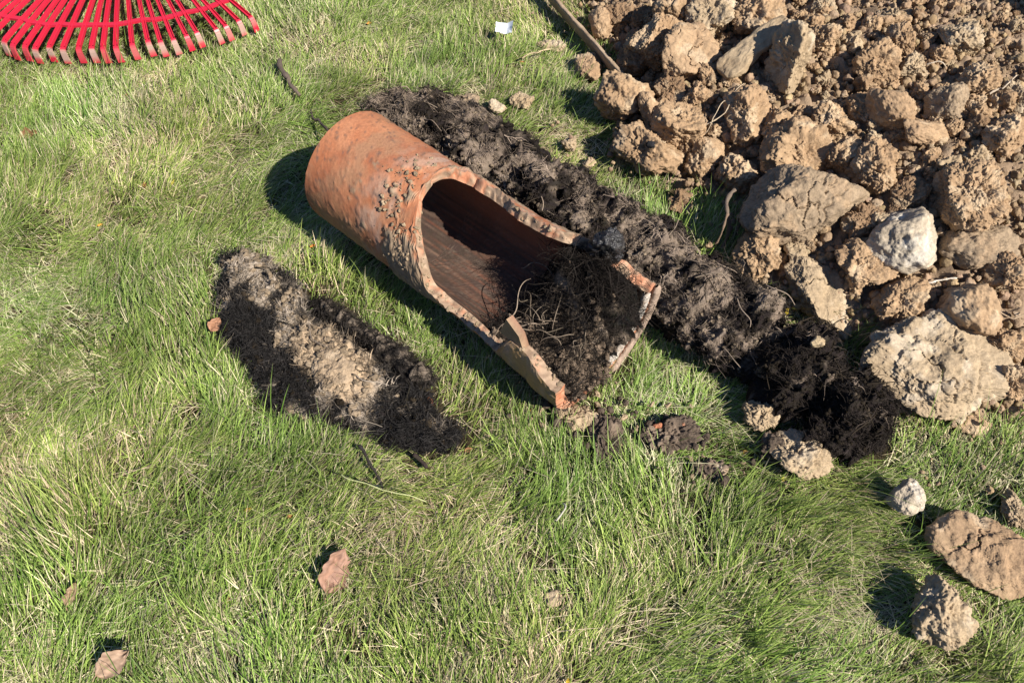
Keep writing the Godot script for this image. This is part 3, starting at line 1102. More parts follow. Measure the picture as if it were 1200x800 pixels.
	for k in 5000:
		var id := rng.randi() % b.v.size()
		if ins[id] == 0: continue
		var bb := b.c[id]
		if bb.r < 0.10 and rng.randf() < 0.6: continue
		pl.append(Transform3D(Basis.from_euler(Vector3(rng.randf() * 6, rng.randf() * 6, 0)).scaled(Vector3.ONE * (0.22 + 0.8 * pow(rng.randf(), 3.0))), b.v[id] + Vector3.UP * 0.002))
		var g := rng.randf_range(0.55, 1.1) * clampf(bb.r * 4.5, 0.10, 1.0)
		pc.append(Color(g, g, g))
	many("silt_crumbs", cm, soil, pl, pc, t)

func build_plug(pulp: Material, root: Material, wet: Material, soil: Material) -> void:
	# what still sits in the trough of the pipe
	var t := thing("root_tangle", "black tangle of wiry roots and silt filling the open end of the pipe", "roots", Vector3.ZERO)
	var len := pa.distance_to(pb)
	var n := 90
	var m := 60
	var b := Bag.new()
	for r in n:
		var u := float(r) / (n - 1)
		var s := lerpf(0.425, len + 0.004, u)
		for k in m:
			var v := float(k) / (m - 1) * 2.0 - 1.0
			# surface across the trough from the lawn side (v=-1) to the heap side (v=1)
			var fill := -0.075 + 0.122 * smoothstep(-0.1, 0.8, v) * smoothstep(0.0, 0.30, u) * smoothstep(1.15, 0.75, u) + 0.018 * smoothstep(0.0, 0.35, u) - 0.030 * smoothstep(0.7, 1.0, u)
			var y := fill * smoothstep(0.0, 0.22, u) + lerpf(-0.115, 0.0, smoothstep(0.0, 0.22, u))
			var rs := barrel(s)
			var lat := -v * (rs - 0.024) * 0.97
			var in_r := rs - 0.022
			if y > 0.0: lat *= sqrt(maxf(0.1, 1.0 - pow(y / in_r, 2.0)))
			var floor_y := -sqrt(maxf(0.0, pow(rs - 0.018, 2.0) - lat * lat))
			var p := pa + px * (s + u * 0.030 * fine.get_noise_1d(v * 0.10 + 3.0)) + ps * lat + Vector3.UP * (pr + maxf(y, floor_y + 0.004))
			p.y += 0.020 * fine.get_noise_3dv(p * 0.40) + 0.014 * fine.get_noise_3dv(p * 1.0) + 0.004 * fine.get_noise_3dv(p * 2.6)
			var silt := smoothstep(0.45, -0.15, v + 0.8 * fine.get_noise_3dv(p * 0.35)) * smoothstep(0.12, 0.4, u)
			var c := Color(0.012, 0.011, 0.010).lerp(Color(0.30, 0.235, 0.175), silt)
			c *= 1.0 + 0.5 * fine.get_noise_3dv(p * 1.8)
			c.a = 1.0
			b.vert(p, c)
	for r in n - 1:
		for k in m - 1:
			var a := r * m + k
			b.quad(a, a + m, a + m + 1, a + 1)
	obj("root_pulp", b.mesh(), pulp, t)
	rng.seed = 44
	for v in 3:
		var mesh := fibre_tuft(480 + v, 14, 0.055, 0.02, 0.0011, 0.02)
		var places := []
		var cols := []
		for k in 190:
			var id := rng.randi() % b.v.size()
			var dir := Vector3(rng.randfn(), rng.randfn() * 0.5, rng.randfn()).normalized()
			var up := (Vector3.UP + Vector3(rng.randfn(), 0, rng.randfn()) * 0.5)
			up = (up - dir * up.dot(dir)).normalized()
			places.append(Transform3D(Basis(dir, up, dir.cross(up)).scaled(Vector3.ONE * rng.randf_range(0.5, 1.1)), b.v[id] + Vector3.UP * 0.003))
			var g := rng.randf_range(0.5, 2.2)
			cols.append(Color(0.018 * g, 0.015 * g, 0.013 * g))
		many("root_fibres", mesh, root, places, cols, t)
	# wiry roots one can follow by eye, looping up out of the tangle
	for k in 60:
		var u := rng.randf()
		var s := lerpf(0.44, len - 0.02, u)
		var a := pa + px * s + ps * rng.randf_range(-0.07, 0.06) + Vector3.UP * (pr - 0.055 + 0.03 * rng.randf())
		var dir := Vector3(rng.randfn() - 0.5, rng.randf_range(-0.35, 0.9), rng.randfn()).normalized()
		var e := a + dir * rng.randf_range(0.025, 0.075)
		var rb := Bag.new()
		var g := rng.randf_range(0.05, 0.30)
		rb.tube(wiggle(a, e, 16, 0.022, 200 + k, 0.010), taper(16, rng.randf_range(0.0006, 0.0014), 0.0004), Color(g, g * 0.80, g * 0.60), 5)
		obj("wiry_root", rb.mesh(), root, t)
	# silt crumbs on the floor of the pipe
	var cm := clod_mesh(366, 2, Vector3(0.013, 0.010, 0.012), 6, 0.35, [Color(0.20, 0.15, 0.11), Color(0.30, 0.23, 0.16), Color(0.40, 0.33, 0.25)])
	var pl := []
	var pc := []
	for k in 1300:
		var r := n - 1 - int(absf(rng.randfn()) * n * 0.4)
		if r < 8: continue
		var kk := int(clampf(m * (0.26 + rng.randfn() * 0.18), 0, m - 1))
		pl.append(Transform3D(Basis.from_euler(Vector3(rng.randf() * 6, rng.randf() * 6, 0)).scaled(Vector3.ONE * (0.3 + 0.9 * pow(rng.randf(), 2.5))), b.v[r * m + kk] + Vector3.UP * 0.003))
		var g := rng.randf_range(0.5, 1.15)
		pc.append(Color(g, g, g))
	many("silt_crumbs", cm, soil, pl, pc, t)
	# the shiny black lump hanging over the heap-side wall
	var flap := obj("black_root_lump", clod_mesh(371, 4, Vector3(0.055, 0.095, 0.045), 6, 0.9, [Color(0.018, 0.018, 0.020), Color(0.035, 0.034, 0.035), Color(0.08, 0.075, 0.07)]), wet)
	flap.position = on_pipe(0.530, -0.93, pr - 0.004) + Vector3.UP * 0.004
	flap.rotation = Vector3(0.2, 0.6, 0.25)
	tag(flap, "shiny wet black lump of root hanging over the pipe's far broken edge", "root lump")


# ---------------------------------------------------------------- clods
var tan_pal := [Color(0.33, 0.218, 0.128), Color(0.44, 0.308, 0.186), Color(0.52, 0.400, 0.265)]
var dark_pal := [Color(0.21, 0.135, 0.080), Color(0.30, 0.200, 0.120), Color(0.38, 0.29, 0.19)]  # darker brown soil; also puts shade into the colour of shaded clods
var pale_pal := [Color(0.36, 0.27, 0.17), Color(0.45, 0.35, 0.23), Color(0.54, 0.45, 0.33)]
var grey_pal := [Color(0.30, 0.222, 0.145), Color(0.39, 0.292, 0.190), Color(0.44, 0.31, 0.190)]
var white_pal := [Color(0.46, 0.37, 0.26), Color(0.60, 0.52, 0.40), Color(0.70, 0.64, 0.54)]
var peat_pal := [Color(0.060, 0.047, 0.038), Color(0.140, 0.108, 0.082), Color(0.25, 0.19, 0.14)]
var clod_n := 0
var marks: Array = []

func clod(at: Vector3, size: Vector3, style: String, label: String, turn := Vector3.ZERO, called := "soil_clod", category := "clod", group := "", face := Vector3.ZERO, cut := 0.5) -> MeshInstance3D:
	clod_n += 1
	var big := maxf(size.x, size.z)
	var level := 6 if big > 0.14 else 5 if big > 0.055 else 4 if big > 0.035 else 3
	var planes: int = {"crumb": 9, "dark": 9, "smooth": 6, "flat": 6, "pale": 8, "grey": 8, "white": 7, "round": 3, "peat": 8}[style]
	var rough: float = {"crumb": 0.78, "dark": 0.75, "smooth": 0.30, "flat": 0.70, "pale": 0.70, "grey": 0.35, "white": 0.16, "round": 0.8, "peat": 1.1}[style]
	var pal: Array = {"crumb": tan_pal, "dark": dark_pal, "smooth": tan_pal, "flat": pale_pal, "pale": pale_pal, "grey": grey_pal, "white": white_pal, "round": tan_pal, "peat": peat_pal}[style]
	var m: Material = M["stone"] if style in ["grey", "white"] else M["smooth_soil"] if style in ["smooth", "flat"] else M["soil"]
	if big < 0.05: rough *= 0.6
	var o := obj(called, clod_mesh(clod_n * 3 + 1000, level, size, planes, rough, pal, face, cut), m)
	o.position = at
	o.rotation = turn
	tag(o, label, category, group)
	marks.append([at, label])
	if heap_d(at.x, at.z) < 0.0: bare.append(Vector3(at.x, at.z, 0.45 * minf(size.x, size.z)))
	return o

func build_clods(soil: Material, smooth_soil: Material, stone: Material) -> void:
	# ---- the ones that can be told apart, from the top of the heap down
	clod(Vector3(0.3863, 0.1046, -1.5501), Vector3(0.1108, 0.0884, 0.1105), "crumb", "broad tan clod at the top of the heap beside the pale split clod")
	clod(Vector3(0.4573, 0.1328, -1.5084), Vector3(0.1078, 0.1037, 0.1037), "pale", "pale split clod with sharp facets at the top edge of the heap", Vector3(0.2, 0.5, 0.5))
	clod(Vector3(0.5448, 0.1499, -1.483), Vector3(0.1101, 0.0809, 0.1011), "crumb", "rounded tan clod right of the pale split clod at the top")
	clod(Vector3(0.3377, 0.0839, -1.4718), Vector3(0.1302, 0.1166, 0.1457), "crumb", "crumbly clod with dark pits just left of the smooth-topped clod")
	clod(Vector3(0.3981, 0.1086, -1.4018), Vector3(0.1541, 0.1011, 0.1349), "smooth", "large smooth-topped tan clod below the pale split clod", Vector3(0.1, 0.3, -0.2), "soil_clod", "clod", "", Vector3(-0.1, 1, 0.5), 0.6)
	clod(Vector3(0.2199, 0.0263, -1.6248), Vector3(0.0498, 0.0708, 0.0885), "smooth", "small upright brown flake beside the muddy board")
	clod(Vector3(0.2492, 0.0503, -1.3198), Vector3(0.1181, 0.1221, 0.1221), "crumb", "knobbly clod standing on the grass at the foot of the muddy board")
	clod(Vector3(0.298, 0.073, -1.2543), Vector3(0.0354, 0.0859, 0.0716), "smooth", "thin curved flake of soil between the knobbly clod and its neighbour", Vector3(0, 0.2, 0.4))
	clod(Vector3(0.3478, 0.083, -1.3194), Vector3(0.072, 0.0672, 0.0841), "dark", "shaded brown clod under the smooth-topped clod")  # its shade is partly in the dark palette
	clod(Vector3(0.3962, 0.0996, -1.2742), Vector3(0.0664, 0.0483, 0.0603), "crumb", "little crumbly clod between the shaded clod and the leaning slab")
	clod(Vector3(0.4298, 0.1041, -1.338), Vector3(0.0557, 0.0424, 0.053), "crumb", "small nub of soil against the lower end of the leaning slab")
	clod(Vector3(0.3591, 0.0837, -1.1997), Vector3(0.1153, 0.0875, 0.1093), "crumb", "tan clod with a dark underside right of the thin curved flake")
	clod(Vector3(0.2869, 0.0524, -1.1647), Vector3(0.1313, 0.0979, 0.1088), "crumb", "pitted round clod with a black speck alone on the grass edge")
	clod(Vector3(0.4059, 0.0595, -1.1496), Vector3(0.0651, 0.0499, 0.0624), "smooth", "small smooth clod in the gap right of the pitted round clod")
	clod(Vector3(0.3939, 0.0448, -1.1298), Vector3(0.0498, 0.0432, 0.054), "round", "little ball of soil touching the small smooth clod")
	clod(Vector3(0.5723, 0.1727, -1.3044), Vector3(0.072, 0.1304, 0.1186), "pale", "pale nubbly clod against the right side of the leaning slab")
	clod(Vector3(0.4818, 0.1148, -1.2004), Vector3(0.0944, 0.0962, 0.1069), "crumb", "coarse crumb clod below the leaning slab with a thin root across")
	clod(Vector3(0.553, 0.1073, -1.1733), Vector3(0.0902, 0.0592, 0.074), "crumb", "low crumbly clod right of the coarse crumb clod")
	clod(Vector3(0.5727, 0.1107, -1.0956), Vector3(0.1277, 0.0993, 0.1103), "round", "big round brown clod in the middle above the grey boulder")
	clod(Vector3(0.4723, 0.057, -1.0929), Vector3(0.0827, 0.0617, 0.0772), "round", "small orange-brown clod on the grass left of the grey boulder")
	clod(Vector3(0.7517, 0.1735, -1.2868), Vector3(0.0866, 0.0772, 0.0965), "crumb", "square-shouldered clod high in the middle of the heap")
	clod(Vector3(0.6737, 0.1669, -1.3744), Vector3(0.0623, 0.0524, 0.0655), "crumb", "small clod left of the square-shouldered clod near the top")
	clod(Vector3(0.8347, 0.1766, -1.4313), Vector3(0.0751, 0.0238, 0.0476), "smooth", "flat brown chip lying at the very top of the heap")
	clod(Vector3(0.8194, 0.1801, -1.3502), Vector3(0.0537, 0.055, 0.0687), "crumb", "small pale-topped clod just under the flat brown chip")
	clod(Vector3(0.8241, 0.1719, -1.2728), Vector3(0.0675, 0.0467, 0.0584), "pale", "pale crumbly clod right of the square-shouldered clod")
	clod(Vector3(0.8619, 0.1743, -1.1635), Vector3(0.0829, 0.0603, 0.0754), "grey", "grey angular stone in the upper right of the heap", Vector3(0.2, 0.4, 0.3), "stone", "stone")
	clod(Vector3(0.7058, 0.1427, -1.1884), Vector3(0.0592, 0.0456, 0.057), "round", "small dark ball of soil in the middle of the upper heap")
	clod(Vector3(0.7482, 0.1635, -1.1613), Vector3(0.0652, 0.0861, 0.1076), "smooth", "long tilted clod standing left of the grey angular stone", Vector3(0.1, 0.5, 0.5))
	clod(Vector3(0.8019, 0.1555, -1.107), Vector3(0.1142, 0.0407, 0.0678), "smooth", "wedge-shaped clod with a shaded face under the grey angular stone", Vector3(0, 0.2, -0.3))
	clod(Vector3(0.6453, 0.1308, -1.1618), Vector3(0.0738, 0.0647, 0.0809), "crumb", "crumbly clod above the big round brown clod")
	clod(Vector3(0.6504, 0.1242, -1.0719), Vector3(0.0753, 0.0654, 0.0818), "crumb", "blunt clod touching the right of the big round brown clod")
	clod(Vector3(0.69, 0.14, -1.037), Vector3(0.0807, 0.0791, 0.0989), "crumb", "tan clod above the white stone's left shoulder")
	clod(Vector3(0.9327, 0.1851, -1.211), Vector3(0.0728, 0.0581, 0.0726), "crumb", "tan clod in the upper right near the heap's shaded corner")
	clod(Vector3(0.9326, 0.1928, -1.3327), Vector3(0.0795, 0.0645, 0.0806), "pale", "pale knobbly clod below the heap's shaded top corner")
	clod(Vector3(0.9907, 0.1846, -1.1686), Vector3(0.043, 0.0417, 0.0694), "flat", "pale flat clod at the right margin of the upper heap")
	clod(Vector3(0.9039, 0.1736, -1.1323), Vector3(0.057, 0.0438, 0.0548), "crumb", "small clod right of the grey angular stone")
	clod(Vector3(0.5534, 0.1045, -0.9537), Vector3(0.2361, 0.1236, 0.1766), "grey", "big grey-brown boulder resting at the near edge of the heap", Vector3(0.1, 0.35, -0.12), "boulder", "rock", "", Vector3(-0.4, 0.8, 0.5), 0.6)
	clod(Vector3(0.4796, 0.0478, -0.8856), Vector3(0.0946, 0.0801, 0.1001), "crumb", "crumbly clod tucked under the left end of the big boulder")
	clod(Vector3(0.5461, 0.0622, -0.8823), Vector3(0.0485, 0.0323, 0.0404), "pale", "little pale clod wedged under the middle of the big boulder")
	clod(Vector3(0.5781, 0.0422, -0.8049), Vector3(0.1329, 0.0629, 0.1656), "flat", "flat tan slab of clay leaning below the boulder", Vector3(0.25, 0.35, -0.15), "clay_slab", "clod", "", Vector3(0.05, 1, 0.1), 0.42)
	clod(Vector3(0.6446, 0.0849, -0.8279), Vector3(0.1038, 0.0735, 0.0918), "crumb", "rough clod between the leaning clay slab and the white stone")
	clod(Vector3(0.7016, 0.0746, -0.7587), Vector3(0.0885, 0.0686, 0.0858), "crumb", "rough overhanging clod below the white stone")
	clod(Vector3(0.7091, 0.1176, -0.8652), Vector3(0.1265, 0.0977, 0.115), "white", "white limestone block with clay stuck to its front", Vector3(0.15, 0.5, -0.25), "stone", "stone")
	clod(Vector3(0.6988, 0.0966, -0.8504), Vector3(0.0604, 0.0433, 0.0619), "crumb", "clump of clay stuck on the front of the white block")
	clod(Vector3(0.6599, 0.1095, -0.9089), Vector3(0.0749, 0.0552, 0.069), "dark", "dark brown clod left of the white block")  # brown clod, darkened in colour because it lies in shade
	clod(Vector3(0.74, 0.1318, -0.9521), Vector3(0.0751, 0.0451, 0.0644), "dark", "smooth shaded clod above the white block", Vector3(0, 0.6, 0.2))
	clod(Vector3(0.8404, 0.1626, -0.9296), Vector3(0.146, 0.0952, 0.1269), "crumb", "big crumbly tan clod right of the white block")
	clod(Vector3(0.8348, 0.1266, -0.8418), Vector3(0.1344, 0.043, 0.086), "grey", "flat greyish clod under the big crumbly clod on the right", Vector3(0.1, -0.1, 0.1))
	clod(Vector3(0.6975, 0.1328, -1.0103), Vector3(0.0628, 0.0543, 0.0678), "crumb", "clod above the smooth shaded clod in mid heap")
	clod(Vector3(0.7333, 0.0598, -0.6293), Vector3(0.2354, 0.0956, 0.1738), "flat", "large pale cracked clay block at the near corner of the heap", Vector3(0.22, 0.25, 0.05), "clay_block", "clod", "", Vector3(0.1, 1, -0.05), 0.5)
	clod(Vector3(0.7946, 0.1011, -0.7255), Vector3(0.0731, 0.0724, 0.1206), "smooth", "upright clay clod behind the large cracked block", Vector3(0.2, 0.3, 0.2))
	clod(Vector3(0.8505, 0.0783, -0.6627), Vector3(0.066, 0.0495, 0.0619), "crumb", "rough clod right of the large cracked block")
	clod(Vector3(0.8496, 0.0562, -0.6046), Vector3(0.0623, 0.0641, 0.0801), "crumb", "tan clod at the right margin below the cracked block")
	clod(Vector3(0.7166, 0.0102, -0.6027), Vector3(0.1444, 0.0404, 0.0673), "crumb", "crumbled lower edge of the cracked block, resting on the grass")
	clod(Vector3(0.8713, 0.1246, -0.7782), Vector3(0.0704, 0.0539, 0.0674), "crumb", "tan clod at the right margin beside the flat greyish clod")
	clod(Vector3(0.9371, 0.1801, -1.0633), Vector3(0.0795, 0.0604, 0.0755), "crumb", "clod at the right margin above the big crumbly clod")
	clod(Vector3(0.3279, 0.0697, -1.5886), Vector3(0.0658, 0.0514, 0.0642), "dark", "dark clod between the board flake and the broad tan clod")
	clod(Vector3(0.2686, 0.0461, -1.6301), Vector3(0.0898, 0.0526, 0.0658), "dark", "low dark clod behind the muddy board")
	clod(Vector3(0.2854, 0.0416, -1.4794), Vector3(0.086, 0.0805, 0.1007), "dark", "shaded lump against the inner side of the muddy board")  # this and the two dark clods before it carry shade in their colour
	for mk in get_children():
		if mk.has_meta("label") and "black speck alone" in str(mk.get_meta("label")):
			var sp := obj("black_speck", clod_mesh(77, 2, Vector3(0.020, 0.012, 0.018), 6, 0.3, [Color(0.02, 0.02, 0.022), Color(0.03, 0.03, 0.032), Color(0.05, 0.05, 0.05)]), soil, mk)
			sp.position = Vector3(0.0, 0.036, 0.024)
	# the long leaning slab of clay near the top
	var sl := Bag.new()
	var sa := Vector3(0.4467, 0.127, -1.3143)
	var sb := Vector3(0.5781, 0.2036, -1.3916)
	var along := (sb - sa).normalized()
	var nrm := Vector3(-0.45, 0.8, 0.35)
	nrm = (nrm - along * nrm.dot(along)).normalized()
	var wide := along.cross(nrm)
	var sphere_data: Array = sphere(5)
	sl.i = sphere_data[1]
	for d in sphere_data[0]:
		var p := Vector3(d.x, d.y, d.z)
		p *= pow(pow(absf(d.x), 6.0) + pow(absf(d.y), 6.0) + pow(absf(d.z), 6.0), -1.0 / 6.0)
		var q: Vector3 = along * p.x * 0.5 * sa.distance_to(sb) + nrm * p.y * 0.011 + wide * p.z * (0.024 - 0.007 * p.x)
		var n := fine.get_noise_3dv(q * 0.5 + sa)
		q += nrm * (0.006 * n + 0.002 * fine.get_noise_3dv(q * 2.0)) + wide * 0.010 * fine.get_noise_3dv(q * 0.4 + sb)
		var c := Color(0.34, 0.25, 0.155).lerp(Color(0.44, 0.34, 0.22), clampf(0.5 + n, 0, 1))
		sl.vert(q, c)
	var slab := obj("clay_slab", sl.mesh(), smooth_soil)
	slab.position = (sa + sb) * 0.5
	marks.append([slab.position, "leaning near the top"])
	tag(slab, "long smooth-faced slab of clay leaning near the top of the heap", "clod")
	# ---- the muddy board edging the heap
	var bd := thing("muddy_board", "mud-caked board along the heap's left edge, half buried", "board")
	var ba := Vector3(0.087, 0.045, -1.7522)
	var bb := Vector3(0.27, 0.035, -1.4054)
	var dir := (bb - ba).normalized()
	var sidev := dir.cross(Vector3.UP).normalized()
	var pb2 := Bag.new()
	var n := 60
	for r in n:
		var f := float(r) / (n - 1)
		var c0 := ba.lerp(bb, f) + sidev * 0.002 * broad.get_noise_1d(f * 5.0)
		for k in 12:
			var a := TAU * k / 12.0
			var cx := cos(a)
			var cy := sin(a)
			var sq := pow(pow(absf(cx), 9.0) + pow(absf(cy), 9.0), -1.0 / 9.0)
			var p := c0 + sidev * cx * sq * 0.008 + Vector3.UP * (cy * sq * 0.022 - 0.010) + sidev * cy * sq * 0.008
			p += (sidev + Vector3.UP) * 0.004 * fine.get_noise_3dv(p * 0.9)
			var col := Color(0.30, 0.215, 0.140).lerp(Color(0.44, 0.335, 0.230), clampf(0.5 + fine.get_noise_3dv(p * 0.4), 0, 1))
			pb2.vert(p, col)
	pb2.grid(n, 12, 0, true)
	obj("plank", pb2.mesh(), smooth_soil, bd)
	# ---- the many small ones, alike
	rng.seed = 1234
	var protos := []
	for k in 8:
		var sz := Vector3(0.04, 0.032, 0.037) * rng.randf_range(0.9, 1.1)
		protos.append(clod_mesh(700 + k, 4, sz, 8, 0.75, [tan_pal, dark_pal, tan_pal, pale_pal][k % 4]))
	var small: Array[MeshInstance3D] = []
	var placed := 0
	var guard := 0
	while placed < 290 and guard < 6000:
		guard += 1
		var x := rng.randf_range(0.1, 1.55)
		var z := rng.randf_range(-2.0, -0.5)
		if heap_d(x, z) < 0.03: continue
		if x > 0.22 + 0.66 * (-z): continue
		if z < -1.72 + 0.1 * rng.randf(): continue
		var s := rng.randf_range(0.45, 1.15)
		var o := obj("small_soil_clod", protos[rng.randi() % 8], soil)
		o.position = Vector3(x, heap_h(x, z) + rng.randf_range(0.000, 0.018) * s, z)
		o.rotation = Vector3(rng.randf() * 6.2, rng.randf() * 6.2, rng.randf() * 6.2)
		o.scale = Vector3.ONE * s
		small.append(o)
		placed += 1
	var ways := [[Vector2(-1, 0), "left"], [Vector2(1, 0), "right"], [Vector2(0, -1), "far"], [Vector2(0, 1), "near"]]
	var names := {"boulder resting": "grey-brown boulder", "white limestone": "white block", "pale cracked clay block": "cracked clay block", "leaning near the top": "long leaning slab", "grey angular stone in": "grey angular stone",
		"smooth-topped tan": "smooth-topped clod", "pale split clod with": "pale split clod", "big round brown clod in": "big round brown clod", "wedge-shaped": "wedge-shaped clod", "flat greyish clod under": "flat greyish clod",
		"big crumbly tan clod right": "big crumbly clod on the right", "flat brown chip lying": "flat brown chip", "square-shouldered clod high": "square-shouldered clod", "long tilted clod": "long tilted clod", "pale nubbly clod": "pale nubbly clod"}
	for mk in marks:
		for key in names:
			if not (key in mk[1]): continue
			for w in ways:
				var best: MeshInstance3D = null
				var close := 0.16
				for o in small:
					if o.has_meta("label"): continue
					var q := Vector2(o.position.x - mk[0].x, o.position.z - mk[0].z)
					if q.length() < close and q.normalized().dot(w[0]) > 0.72:
						close = q.length()
						best = o
				if best: tag(best, "small crumbly clod nearest to the %s side of the %s" % [w[1], names[key]], "clod", "small clods covering the heap")
	for o in small:
		if not o.has_meta("label"): tag(o, "small crumbly tan clod among the many that cover the heap", "clod", "small clods covering the heap")


# ---------------------------------------------------------------- the rake
func build_rake(red: Material) -> void:
	var hub := Vector3(-1.029, 0.0, -1.985)
	var arc := Vector3(-1.029, 0.0, -2.1766)
	var t := thing("leaf_rake", "red plastic leaf rake lying tines down, worn pale at the tips", "rake", hub)
	var col := Color(0.47, 0.018, 0.042)
	var worn := Color(0.37, 0.285, 0.23)
	var n := 27
	var band := Bag.new()
	var bandp := []
	for k in n:
		var a := deg_to_rad(lerpf(-35.0, 35.0, float(k) / (n - 1)) + 1.1 * broad.get_noise_1d(k * 5.3))
		var tip := arc + Vector3(sin(a), 0, cos(a)) * (0.672 + 0.014 * broad.get_noise_1d(k * 3.7)) - hub
		var L := tip.length()
		var d := tip.normalized()
		var side := Vector3(d.z, 0, -d.x)
		var b := Bag.new()
		# channel section: a floor and two raised lips, tapering outwards, then bent down
		var prof := [Vector2(-1, 1), Vector2(-0.62, 1), Vector2(-0.40, -0.7), Vector2(0.40, -0.7), Vector2(0.62, 1), Vector2(1, 1), Vector2(1, -1), Vector2(-1, -1)]
		var st := 14
		for r in st:
			var f := float(r) / (st - 1)
			var dist := lerpf(0.045, L, f)
			var w := lerpf(0.0028, 0.0052, f)
			var y := lerpf(0.085, 0.052, f) + 0.012 * sin(f * PI)
			for q in prof:
				b.vert(d * dist + side * q.x * w + Vector3.UP * (y + q.y * 0.0036), col)
		b.grid(st, 8, 0, true)
		var tine := obj("tine", b.mesh(true), red, t)
		bandp.append([d * (L * 0.855) , side])
		# the bent tip: a flared tab turned down to the grass
		var tb := Bag.new()
		var wearing := clampf(0.30 + 0.9 * broad.get_noise_1d(k * 7.3) + 0.35 * rng.randf(), 0.1, 1.0)
		for r in 7:
			var f := r / 6.0
			var ang := minf(1.0, f * 2.2) * 1.25
			var c := d * (L - 0.001 + 0.006 * sin(ang) + 0.008 * f) + Vector3.UP * (0.052 - 0.030 * f * f - 0.006 * f)
			var w := lerpf(0.0054, 0.0074, f)
			var cc := col.lerp(worn, clampf(wearing * 1.6 * smoothstep(0.25, 0.4, f) * smoothstep(0.98, 0.70, f + 0.25 * broad.get_noise_2d(k * 3.1, 5.0)), 0, 0.9))
			for q in [Vector2(-1, 0.0018), Vector2(1, 0.0018), Vector2(1, -0.0018), Vector2(-1, -0.0018)]:
				tb.vert(c + side * q.x * w + d * q.y + Vector3.UP * q.y, cc)
		tb.grid(7, 4, 0, true)
		tb.quad(24, 25, 26, 27)
		obj("tine_tip", tb.mesh(true), red, tine)
	# the cross band that ties the tines together
	for k in n:
		var p: Vector3 = bandp[k][0]
		for q in [Vector2(-1, 1), Vector2(1, 1), Vector2(1, -1), Vector2(-1, -1)]:
			band.vert(p + p.normalized() * q.x * 0.006 + Vector3.UP * (0.062 + q.y * 0.0028), col)
	band.grid(n, 4, 0, true)
	obj("cross_band", band.mesh(true), red, t)
	var hb := Bag.new()
	hb.box(Vector3(0, 0.085, 0.02), Vector3(0.035, 0, 0), Vector3(0, 0.012, 0), Vector3(0, 0, 0.05), col)
	obj("rake_head", hb.mesh(true), red, t)
	var hd := Bag.new()
	hd.tube(PackedVector3Array([Vector3(0, 0.09, 0.0), Vector3(0, 0.085, -0.5), Vector3(0, 0.03, -1.25)]), taper(3, 0.014, 0.013), Color(0.45, 0.30, 0.16), 12)
	obj("handle", hd.mesh(), M["bark"], t)


# ---------------------------------------------------------------- leaves, twigs, scraps
func leaf_mesh(sd: int, length: float, wide: float, curl: float, col: Color, lobes := 0.0) -> ArrayMesh:
	var r := RandomNumberGenerator.new()
	r.seed = sd
	var b := Bag.new()
	var nu := 18
	var nv := 11
	var twist := r.randf_range(-0.5, 0.5)
	for i in nu:
		var u := float(i) / (nu - 1)
		var w := wide * 0.5 * pow(sin(PI * pow(u, 0.85)), 0.75) * (1.0 + lobes * sin(u * 22.0 + sd) + 0.35 * broad.get_noise_2d(u * 3.0, sd * 2.0) + 0.22 * fine.get_noise_2d(u * 0.12, sd))
		for j in nv:
			var v := float(j) / (nv - 1) * 2.0 - 1.0
			var x := (u - 0.5) * length
			var z := v * w
			var y := curl * (z * z / maxf(wide, 0.001) * 2.2) + curl * 0.5 * length * pow(u - 0.5, 2.0) * 2.0 + twist * x * z * 8.0
			y -= 0.0016 * exp(-v * v * 40.0)
			y += 0.0012 * sin(u * 26.0 - absf(v) * 6.0) * (1.0 - absf(v)) * (length / 0.06)
			y += 0.16 * length * broad.get_noise_3d(u * 2.5 + sd, v * 1.3, 2.0)
			var c := col * (0.72 + 0.40 * broad.get_noise_3d(u * 5.0, v * 4.0, sd) + 0.25 * fine.get_noise_3d(u * 0.2, v * 0.2, sd))
			if absf(v) < 0.12 or fmod(u * 9.0 - absf(v) * 2.0 + 20.0, 1.0) < 0.14: c = c * 0.78
			c.a = 1.0
			b.vert(Vector3(x, y, z), c)
	for i in nu - 1:
		for j in nv - 1:
			var a := i * nv + j
			b.quad(a, a + 1, a + nv + 1, a + nv)
	return b.mesh()

func put_leaf(at: Vector3, length: float, wide: float, curl: float, col: Color, turn: Vector3, label: String, sd: int, lobes := 0.0) -> void:
	at.y -= 0.020
	turn.x *= 0.6
	turn.z *= 0.5
	if length < 0.03:
		length *= 0.85
		wide *= 0.75
		at.y -= 0.012
	var o := obj("fallen_leaf", leaf_mesh(sd, length, wide, curl, col, lobes), M["dry_leaf"])
	o.position = at
	o.rotation = turn
	tag(o, label, "leaf")
	if length > 0.032:
		var st := Bag.new()
		st.tube(PackedVector3Array([Vector3(-0.46 * length, 0.001, 0), Vector3(-0.56 * length, 0.002, 0.001), Vector3(-0.68 * length, 0.000, 0.004)]), taper(3, 0.0009, 0.0011), col * 0.7, 5)
		obj("leaf_stalk", st.mesh(), M["dry_leaf"], o)

